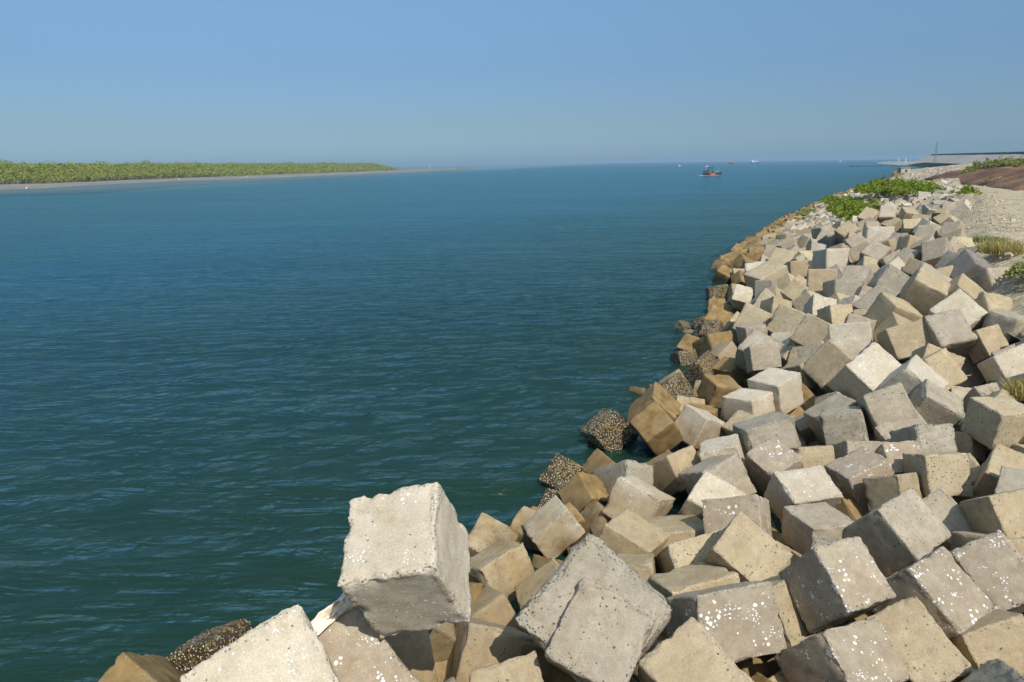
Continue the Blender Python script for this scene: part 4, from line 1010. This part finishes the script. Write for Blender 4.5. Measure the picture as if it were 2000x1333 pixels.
# lattice mast
ms = empty('lattice_mast', (345.9, 600, 10.2)); tag(ms, 'thin grey lattice mast rising from the far embankment', 'mast')
STEEL = simple('grey_steel', (.22, .24, .27), .5, .1, 1., .3)
lg = MB(); bz = MB()
for sx, sy in ((1, 1), (1, -1), (-1, -1), (-1, 1)): lg.tube((sx * .95, sy * .95, -6), (sx * .16, sy * .16, 10), .09, .06, 5)
for k in range(14):
    z0, z1 = -5.4 + k * 1.1, -4.3 + k * 1.1; r0, r1 = .95 - .79 * (z0 + 6) / 16, .95 - .79 * (z1 + 6) / 16
    C = ((1, 1), (1, -1), (-1, -1), (-1, 1))
    for (ax, ay), (bx_, by_) in zip(C, C[1:] + C[:1]): bz.tube((ax * r0, ay * r0, z0), (bx_ * r1, by_ * r1, z1), .045, .045, 4); bz.tube((ax * r0, ay * r0, z0), (bx_ * r0, by_ * r0, z0), .04, .04, 4)
lg.build('legs', STEEL, ms); bz.build('bracing', STEEL, ms)
an = MB(); an.tube((0, 0, 10), (0, 0, 12.4), .05, .03, 5); an.box((.3, 0, 9.2), (.3, .35, 1.3)); an.build('antenna', STEEL, ms)
# concrete box hut at the waterline
hb = empty('concrete_hut', (186.5, 348, .9)); tag(hb, 'square pale concrete hut with a dark opening standing at the water edge', 'hut')
b_ = MB(); b_.box((0, 0, 1.2), (4.4, 3.4, 2.4)); b_.build('wall', MATS['p'], hb)
b_ = MB(); b_.box((0, 0, 2.52), (4.8, 3.8, .24)); b_.build('roof', MATS['g'], hb)
b_ = MB(); b_.box((.2, -1.72, 1.0), (.9, .06, 1.5)); b_.build('doorway', simple('dark_opening', (.03, .03, .03), .9), hb)
b_ = MB(); b_.tube((-2.4, -.6, -.6), (-2.4, -.6, 2.2), .16, .14, 8); b_.build('post', simple('tarred_post', (.06, .055, .05), .8), hb)
# white posts on the spit
for k, (x, y) in enumerate(((472, 880), (500, 930), (516, 950), (560, 1060), (590, 1120))):
    p = MB(); p.tube((0, 0, -.8), (0, 0, 4.6 - .3 * (k % 3)), .34, .3, 8); p.tube((0, 0, 4.5 - .3 * (k % 3)), (0, 0, 4.9 - .3 * (k % 3)), .55, .2, 8)
    o = p.build('marker_post', simple('white_post_paint', (.7, .7, .7), .6) if k == 0 else bpy.data.materials['white_post_paint']); o.location = (x, y, 2.6)
    tag(o, 'slim white marker post standing on the far rock spit', 'post', 'white posts on the spit')

# ------------------------------------------------------------------ left shore: mud flat, mangrove, pole, birds
mudc = soil('mud', (.16, .145, .12), (.22, .20, .165), (.30, .27, .215), .05, .3)
edge = resample(np.array([(-700., 215.), (-420., 240.), (-250., 262.), (-200., 290.), (-212., 380.), (-205., 440.), (-170., 500.), (-155., 610.), (-135., 740.), (-108., 900.), (-104., 1060.), (-96., 1200.)]), 12.)
tr_ = resample(np.array([(-700., 330.), (-480., 345.), (-330., 362.), (-268., 385.), (-256., 440.), (-256., 500.), (-243., 600.), (-230., 680.), (-208., 850.), (-188., 1040.), (-150., 1240.), (-80., 1480.)]), 12.)
rows = []
for k in range(len(edge)):
    p = edge[k]; q = tr_[int(k / (len(edge) - 1) * (len(tr_) - 1))]
    wob = 6 * noise.noise(Vector((k * .35, 2, 0)))
    rows.append([(p[0] + 45, p[1] - 15, -1.2), (p[0] + wob, p[1], -.10), ((p[0] * .7 + q[0] * .3) + wob, p[1] * .7 + q[1] * .3, .12), ((p[0] * .3 + q[0] * .7), p[1] * .3 + q[1] * .7, .32), (q[0], q[1], .65), (q[0] - 250, q[1] + 80, .8)])
strip('mud_flat', rows, mudc)
MG = leaf_mat('mangrove_leaf', (.20, .235, .022), (.36, .375, .045), .4)
V, F, MI, A = [], [], [], []
def quad_leaf(c, s, mi, out):
    n_ = (out * 1.7 + Vector((rf.gauss(0, .6), rf.gauss(0, .6), rf.gauss(0, .6) + .5))).normalized()
    u = n_.orthogonal().normalized(); u.rotate(Quaternion(n_, rf.uniform(0, 6.28))); w_ = n_.cross(u)
    k = len(V); V.extend([c - u * s, c + w_ * s * .6, c + u * s, c - w_ * s * .6]); F.append((k, k + 1, k + 2, k + 3)); MI.append(mi); A.extend([rf.random()] * 4)
def tree(x, y, h, r, nq, trunk):
    shade = rf.random()
    for _ in range(nq):
        a = rf.uniform(0, 6.283); ph = math.acos(rf.uniform(-.55, 1)); q = r * rf.uniform(.72, 1.05) * (1 + .35 * noise.noise(Vector((math.cos(a) * 1.5 + x, math.sin(a) * 1.5 + y, ph))))
        c = Vector((x + q * math.sin(ph) * math.cos(a), y + q * math.sin(ph) * math.sin(a), h - r * .75 + q * math.cos(ph) * .75))
        quad_leaf(c, rf.uniform(.4, .85) * (r / 3.2), 0, Vector((math.sin(ph) * math.cos(a), math.sin(ph) * math.sin(a), math.cos(ph))))
    if trunk:
        for _ in range(3):
            bx_, by_ = x + rf.gauss(0, 1.), y + rf.gauss(0, 1.); k = len(V); w_ = rf.uniform(.1, .2)
            top = Vector((x + rf.gauss(0, 1.2), y + rf.gauss(0, 1.2), h - r))
            for zz, cx_, cy_, ww in ((.3, bx_, by_, w_), (top.z, top.x, top.y, w_ * .6)):
                V.extend([Vector((cx_ - ww, cy_ - ww, zz)), Vector((cx_ + ww, cy_ - ww, zz)), Vector((cx_ + ww, cy_ + ww, zz)), Vector((cx_ - ww, cy_ + ww, zz))])
            for i in range(4): F.append((k + i, k + (i + 1) % 4, k + 4 + (i + 1) % 4, k + 4 + i)); MI.append(1)
            A.extend([0.] * 8)
fr = resample(np.array([(-480., 350.), (-330., 366.), (-270., 388.), (-258., 440.), (-258., 500.), (-246., 600.), (-233., 680.), (-212., 850.), (-194., 1000.), (-182., 1060.), (-172., 1115.)]), 3.6)
for k, p in enumerate(fr):
    far_ = p[1] > 620
    for row in range(11):
        if far_ and row > 7: break
        x = p[0] - row * (4.6 if not far_ else 7) + rf.uniform(-2, 2); y = p[1] + row * 2.6 + rf.uniform(-2, 2)
        hh = min(11.8, 5.2 + row * 1.35) + rf.gauss(0, .35) + 1.3 * noise.noise(Vector((x * .03, y * .03, 0)))
        if rf.random() < .03: hh += 1.6
        r_ = rf.uniform(2.3, 3.9) * (1.25 if far_ else 1)
        tree(x, y, hh, r_, (90 if row < 4 else 60) if not far_ else 40, row < 3 and not far_)
for k in range(150):        # low bushes tailing off along the point
    u_ = rf.random(); p = np.array((-172., 1115.)) * (1 - u_) + np.array((-78., 1480.)) * u_
    tree(p[0] + rf.uniform(-9, 3), p[1] + rf.uniform(-8, 8), rf.uniform(1.6, 3.4) * (1 - .45 * u_), 2.4, 14, False)
mg = mesh_obj('mangrove_forest', V, F, [MG, simple('mangrove_trunk', (.17, .145, .12), .9, .3, .5)])
mg.data.polygons.foreach_set('material_index', MI)
at_ = mg.data.attributes.new('leafrand', 'FLOAT', 'POINT'); at_.data.foreach_set('value', A)
tag(mg, 'dense low green mangrove wood along the far bank of the water', 'mangrove wood', kind='stuff')
pe = empty('marker_pole', (-146., 1352., 0)); tag(pe, 'white pole standing alone off the tip of the mangrove point', 'pole')
p_ = MB(); p_.tube((0, 0, -1), (0, 0, 7.4), .42, .34, 8); p_.build('shaft', bpy.data.materials['white_post_paint'], pe)
p_ = MB(); p_.box((0, 0, 8.3), (1.5, .5, 1.7)); p_.build('top_board', bpy.data.materials['white_post_paint'], pe)
EG = simple('white_feathers', (.8, .8, .78), .8, .03)
LEGM = simple('bird_leg', (.05, .05, .045), .6)
def egret(x, y, s, rz, label, group=None):
    e = MB()
    def ell(c, r, n=10, m=7, tilt=0.):
        k = len(e.v); 
        for j in range(m + 1):
            for i in range(n):
                a = 2 * math.pi * i / n; b = math.pi * j / m; px, py, pz = r[0] * math.cos(b), r[1] * math.sin(b) * math.cos(a), r[2] * math.sin(b) * math.sin(a)
                e.v.append((c[0] + px * math.cos(tilt) - pz * math.sin(tilt), c[1] + py, c[2] + px * math.sin(tilt) + pz * math.cos(tilt)))
        for j in range(m):
            for i in range(n): e.f.append((k + j * n + i, k + j * n + (i + 1) % n, k + (j + 1) * n + (i + 1) % n, k + (j + 1) * n + i))
    ell((0, 0, .62), (.30, .13, .15), tilt=.35)
    pts = [(.2, 0, .72), (.33, 0, .86), (.28, 0, 1.0), (.34, 0, 1.12)]
    for a, b in zip(pts[:-1], pts[1:]): e.tube(a, b, .045, .04, 7)
    ell((.37, 0, 1.14), (.075, .045, .045)); e.tube((.42, 0, 1.14), (.58, 0, 1.11), .018, .004, 5)
    o = e.build('egret', EG, None, True); o.location = (x, y, .12); o.scale = (s,) * 3; o.rotation_euler = (0, 0, rz)
    l_ = MB(); l_.tube((-.02, .05, -.1), (-.02, .05, .5), .012, .014, 5); l_.tube((.05, -.05, -.1), (.0, -.05, .5), .012, .014, 5); l_.build('leg', LEGM, o)
    tag(o, label, 'egret', group)
egret(-191., 290., 1.35, .4, 'white egret standing in the shallows nearest the left border')
egret(-211., 470., 1.5, 2.6, 'white egret on the mud near the middle of the mangrove edge')
egret(-200., 560., 1.5, 1.0, 'white egret on the mud flat, farthest along the shore')

# floating foam bit
fl = MB()
for j in range(7):
    for i in range(10):
        a = 2 * math.pi * i / 10; b = math.pi * j / 6; n_ = 1 + .18 * noise.noise(Vector((math.cos(a), math.sin(a), b)))
        fl.v.append((.15 * n_ * math.cos(b) , .09 * n_ * math.sin(b) * math.cos(a), .07 * n_ * math.sin(b) * math.sin(a)))
for j in range(6):
    for i in range(10): fl.f.append((j * 10 + i, j * 10 + (i + 1) % 10, (j + 1) * 10 + (i + 1) % 10, (j + 1) * 10 + i))
o = fl.build('foam_float', simple('white_foam', (.82, .80, .86), .5, .06, 8.), None, True); o.location = (-6.62, 22.7, .03); o.rotation_euler = (.2, .1, .6); o.scale = (.5, .5, .5)
tag(o, 'small white float drifting alone on the green water', 'float')

# ------------------------------------------------------------------ boats
def hull_mesh(L, W, Hh, sheer, name, mat, parent, n=18):
    V, F = [], []
    ring = 7
    for i in range(n + 1):
        u_ = i / n * 2 - 1; x = u_ * L / 2
        wd = W / 2 * (1 - max(0, u_) ** 2.6) * (1 - .22 * max(0, -u_) ** 3) + .02
        top = Hh * (1 + sheer * (max(0, u_) ** 2 + .35 * max(0, -u_) ** 2)); rake = .10 * L * max(0, u_) ** 3
        for j in range(ring):
            t_ = j / (ring - 1) * 2 - 1
            yy = wd * (abs(t_) ** .55) * (1 if t_ > 0 else -1); zz = -.5 + (top + .5) * abs(t_) ** 1.5
            V.append((x + rake * abs(t_), yy, zz))
    for i in range(n):
        for j in range(ring - 1):
            a = i * ring + j; F.append((a, a + 1, a + ring + 1, a + ring))
        F.append((i * ring + ring - 1, i * ring, (i + 1) * ring, (i + 1) * ring + ring - 1))   # deck
    F.append(tuple(range(ring - 1, -1, -1)))
    return mesh_obj(name, V, F, mat, parent, False)
def paint(n, c): return simple(n, c, .5, .18, .8)
NAVY = paint('dark_hull_paint', (.025, .028, .045)); ORNG = paint('orange_paint', (.62, .10, .04)); TEAL = paint('teal_flag_cloth', (.06, .45, .38)); BRN = paint('brown_timber', (.10, .065, .05)); WHT = paint('white_paint', (.72, .74, .76)); BLU = paint('blue_paint', (.03, .12, .32)); GLS = paint('dark_glass', (.02, .025, .03)); REDP = paint('red_paint', (.55, .05, .06)); FOAM = simple('foam', (.42, .50, .54), .8, .1)
def wake(x, y, L, W, rz, label):
    V, F = [], []; n = 26
    for s_ in (-1, 1):
        k0 = len(V)
        for i in range(n + 1):
            u_ = i / n; xx = L * (.55 - 1.35 * u_); off = W * (.42 + .35 * u_); th = W * (.16 + .22 * u_) * (.6 + .8 * abs(noise.noise(Vector((u_ * 9, s_ * 3, x)))))
            V += [(xx, s_ * (off - th), .03), (xx, s_ * (off + th), .03), (xx, s_ * off, .10 + .16 * abs(noise.noise(Vector((u_ * 14, s_, x)))))]
        for i in range(n):
            a = k0 + i * 3; F += [(a, a + 3, a + 5, a + 2), (a + 2, a + 5, a + 4, a + 1)]
    o = mesh_obj('foam_wake', V, F, FOAM, None, True); o.location = (x, y, .02); o.rotation_euler = (0, 0, rz); tag(o, label, 'wake', kind='stuff')
# wooden trawler with an orange patch and a teal flag
bt = empty('fishing_boat', (112., 408., 0), R(-8)); tag(bt, 'dark wooden fishing boat with orange bow side and teal flag', 'fishing boat')
hl = hull_mesh(9.4, 2.9, 1.25, .35, 'hull', NAVY, bt)
m_ = MB(); m_.box((.75, -1.36, .68), (2.6, .22, 1.0), 0); m_.box((-.7, -1.42, .42), (.5, .1, .7), 0); m_.build('orange_side', ORNG, bt)
m_ = MB(); m_.box((-3.1, 0, 1.75), (2.9, 2.2, 1.5)); cb = m_.build('cabin', BRN, bt)
m_ = MB(); m_.box((-3.1, -1.12, 1.95), (.7, .06, .5)); m_.build('window', GLS, cb)
m_ = MB(); m_.box((-3.1, 0, 2.56), (3.2, 2.5, .12)); m_.build('roof', NAVY, cb)
m_ = MB()
for x, y in ((-2.2, -.9), (-2.2, .9), (.2, -.9), (.2, .9)): m_.tube((x, y, 1.0), (x + .25, y, 4.4), .07, .06, 6)
for y in (-.9, .9): m_.tube((-2.0, y, 4.35), (.6, y, 4.4), .07, .06, 6); m_.tube((-2.0, y, 2.6), (.4, y, 4.3), .05, .05, 6)
m_.build('frame', NAVY, bt)
m_ = MB(); m_.box((-.9, 0, 4.5), (3.2, 2.2, .16)); m_.build('awning', simple('awning_cloth', (.10, .12, .14), .8), bt)
m_ = MB(); m_.tube((-3.0, .2, 2.5), (-3.2, .2, 5.0), .06, .04, 6); m_.box((-2.6, .2, 4.95), (1.6, .08, .3)); m_.build('mast', WHT, bt)
m_ = MB(); m_.tube((2.9, 0, 1.2), (4.1, 0, 4.0), .05, .03, 6); fp = m_.build('flag_pole', NAVY, bt)
V, F = [], []
for i in range(9):
    for j in range(5): u_, v_ = i / 8, j / 4; V.append((3.0 + 1.05 * u_ + .42 * v_ * (1 - u_ * .7), .12 * math.sin(u_ * 5 + v_ * 2), 2.15 + 1.75 * u_ - .55 * v_ * (1 - u_ * .7)))
for i in range(8):
    for j in range(4): k = i * 5 + j; F.append((k, k + 1, k + 6, k + 5))
mesh_obj('flag', V, F, TEAL, fp, True)
m_ = MB()
for k in range(16): m_.tube((rf.uniform(.4, 2.8), rf.uniform(-.8, .8), 1.2), (rf.uniform(.4, 2.8), rf.uniform(-.8, .8), 1.5 + rf.random() * .6), .22, .12, 6)
m_.build('gear_heap', BRN, bt)
m_ = MB()
for k, x in enumerate((1.4, 2.2, 3.0, 3.7)): m_.tube((x, -.9 + .14 * k, 1.25), (x, -.9 + .14 * k, 2.1), .04, .04, 5)
m_.tube((1.4, -.9, 2.05), (3.7, -.5, 2.2), .035, .035, 5); m_.build('rail', WHT, bt)
wake(112.2, 407.7, 8.6, 3.6, R(-8), 'white wash around the dark wooden fishing boat')
# small red boat
rbt = empty('small_boat', (522., 1739., 0), R(15)); tag(rbt, 'tiny red boat with a navy stern on the horizon', 'boat')
hull_mesh(13., 4.2, 2.0, .4, 'hull', NAVY, rbt); m_ = MB(); m_.box((.9, 0, 3.2), (6.0, 3.2, 3.2)); m_.box((1.2, 0, 5.2), (4.0, 2.6, .9)); m_.build('cabin', REDP, rbt)
m_ = MB(); m_.tube((-1, 0, 4.6), (-1, 0, 7.4), .14, .1, 6); m_.build('mast', NAVY, rbt)
wake(521, 1737, 17, 7., R(15), 'pale wash around the tiny red boat')
# blue and white trawler
bb = empty('trawler', (612., 1845., 0), R(-10)); tag(bb, 'blue hulled trawler with a white wheelhouse close to the horizon', 'trawler')
hull_mesh(19., 5.2, 3.1, .45, 'hull', BLU, bb)
m_ = MB(); m_.box((-3.6, 0, 5.2), (6.0, 4.0, 4.4)); m_.box((-3.6, 0, 7.8), (4.6, 3.4, 1.2)); wh = m_.build('wheelhouse', WHT, bb)
m_ = MB(); m_.box((-3.0, -2.02, 6.0), (3.4, .08, .9)); m_.build('window', GLS, wh)
m_ = MB(); m_.box((2.2, 0, 4.1), (9.5, 4.8, 1.3)); m_.box((7.6, 0, 5.0), (4.2, 3.2, .9)); m_.build('bulwark', WHT, bb)
m_ = MB(); m_.tube((1.0, 0, 4), (.6, 0, 10.6), .18, .1, 6); m_.tube((.8, 0, 9.5), (7.5, 0, 5), .08, .08, 5); m_.build('mast', WHT, bb)
wake(611, 1843, 22, 8., R(-10), 'faint wash trailing the blue hulled trawler')
# far white sails and skiffs
for (x, y, s, lab) in ((287., 1246., 1.0, 'tiny white skiff far off, left of the dark fishing boat'), (1120., 2500., 2.2, 'faint white speedboat on the horizon near the spit')):
    e = empty('skiff', (x, y, 0), R(20)); e.scale = (s,) * 3; tag(e, lab, 'skiff')
    hull_mesh(4.6, 1.6, .8, .4, 'hull', WHT, e); m_ = MB(); m_.box((-.3, 0, 1.4), (1.3, 1.0, 1.3)); m_.build('console', WHT, e)

# ------------------------------------------------------------------ haze: one box of thin even air round everything
def haze_box():
    m = MB(); m.box((0, 29900, 9.5), (82000, 60400, 35)); t = NT('sea_haze')
    pv = t.n('VolumePrincipled', {'Color': (.42, .62, .80, 1), 'Density': .00022, 'Anisotropy': 0.})
    t.t.links.new(pv.outputs[0], t.out.inputs[1])
    o = m.build('haze', t.m); tag(o, 'thin pale blue sea haze', 'haze', kind='stuff')
haze_box()
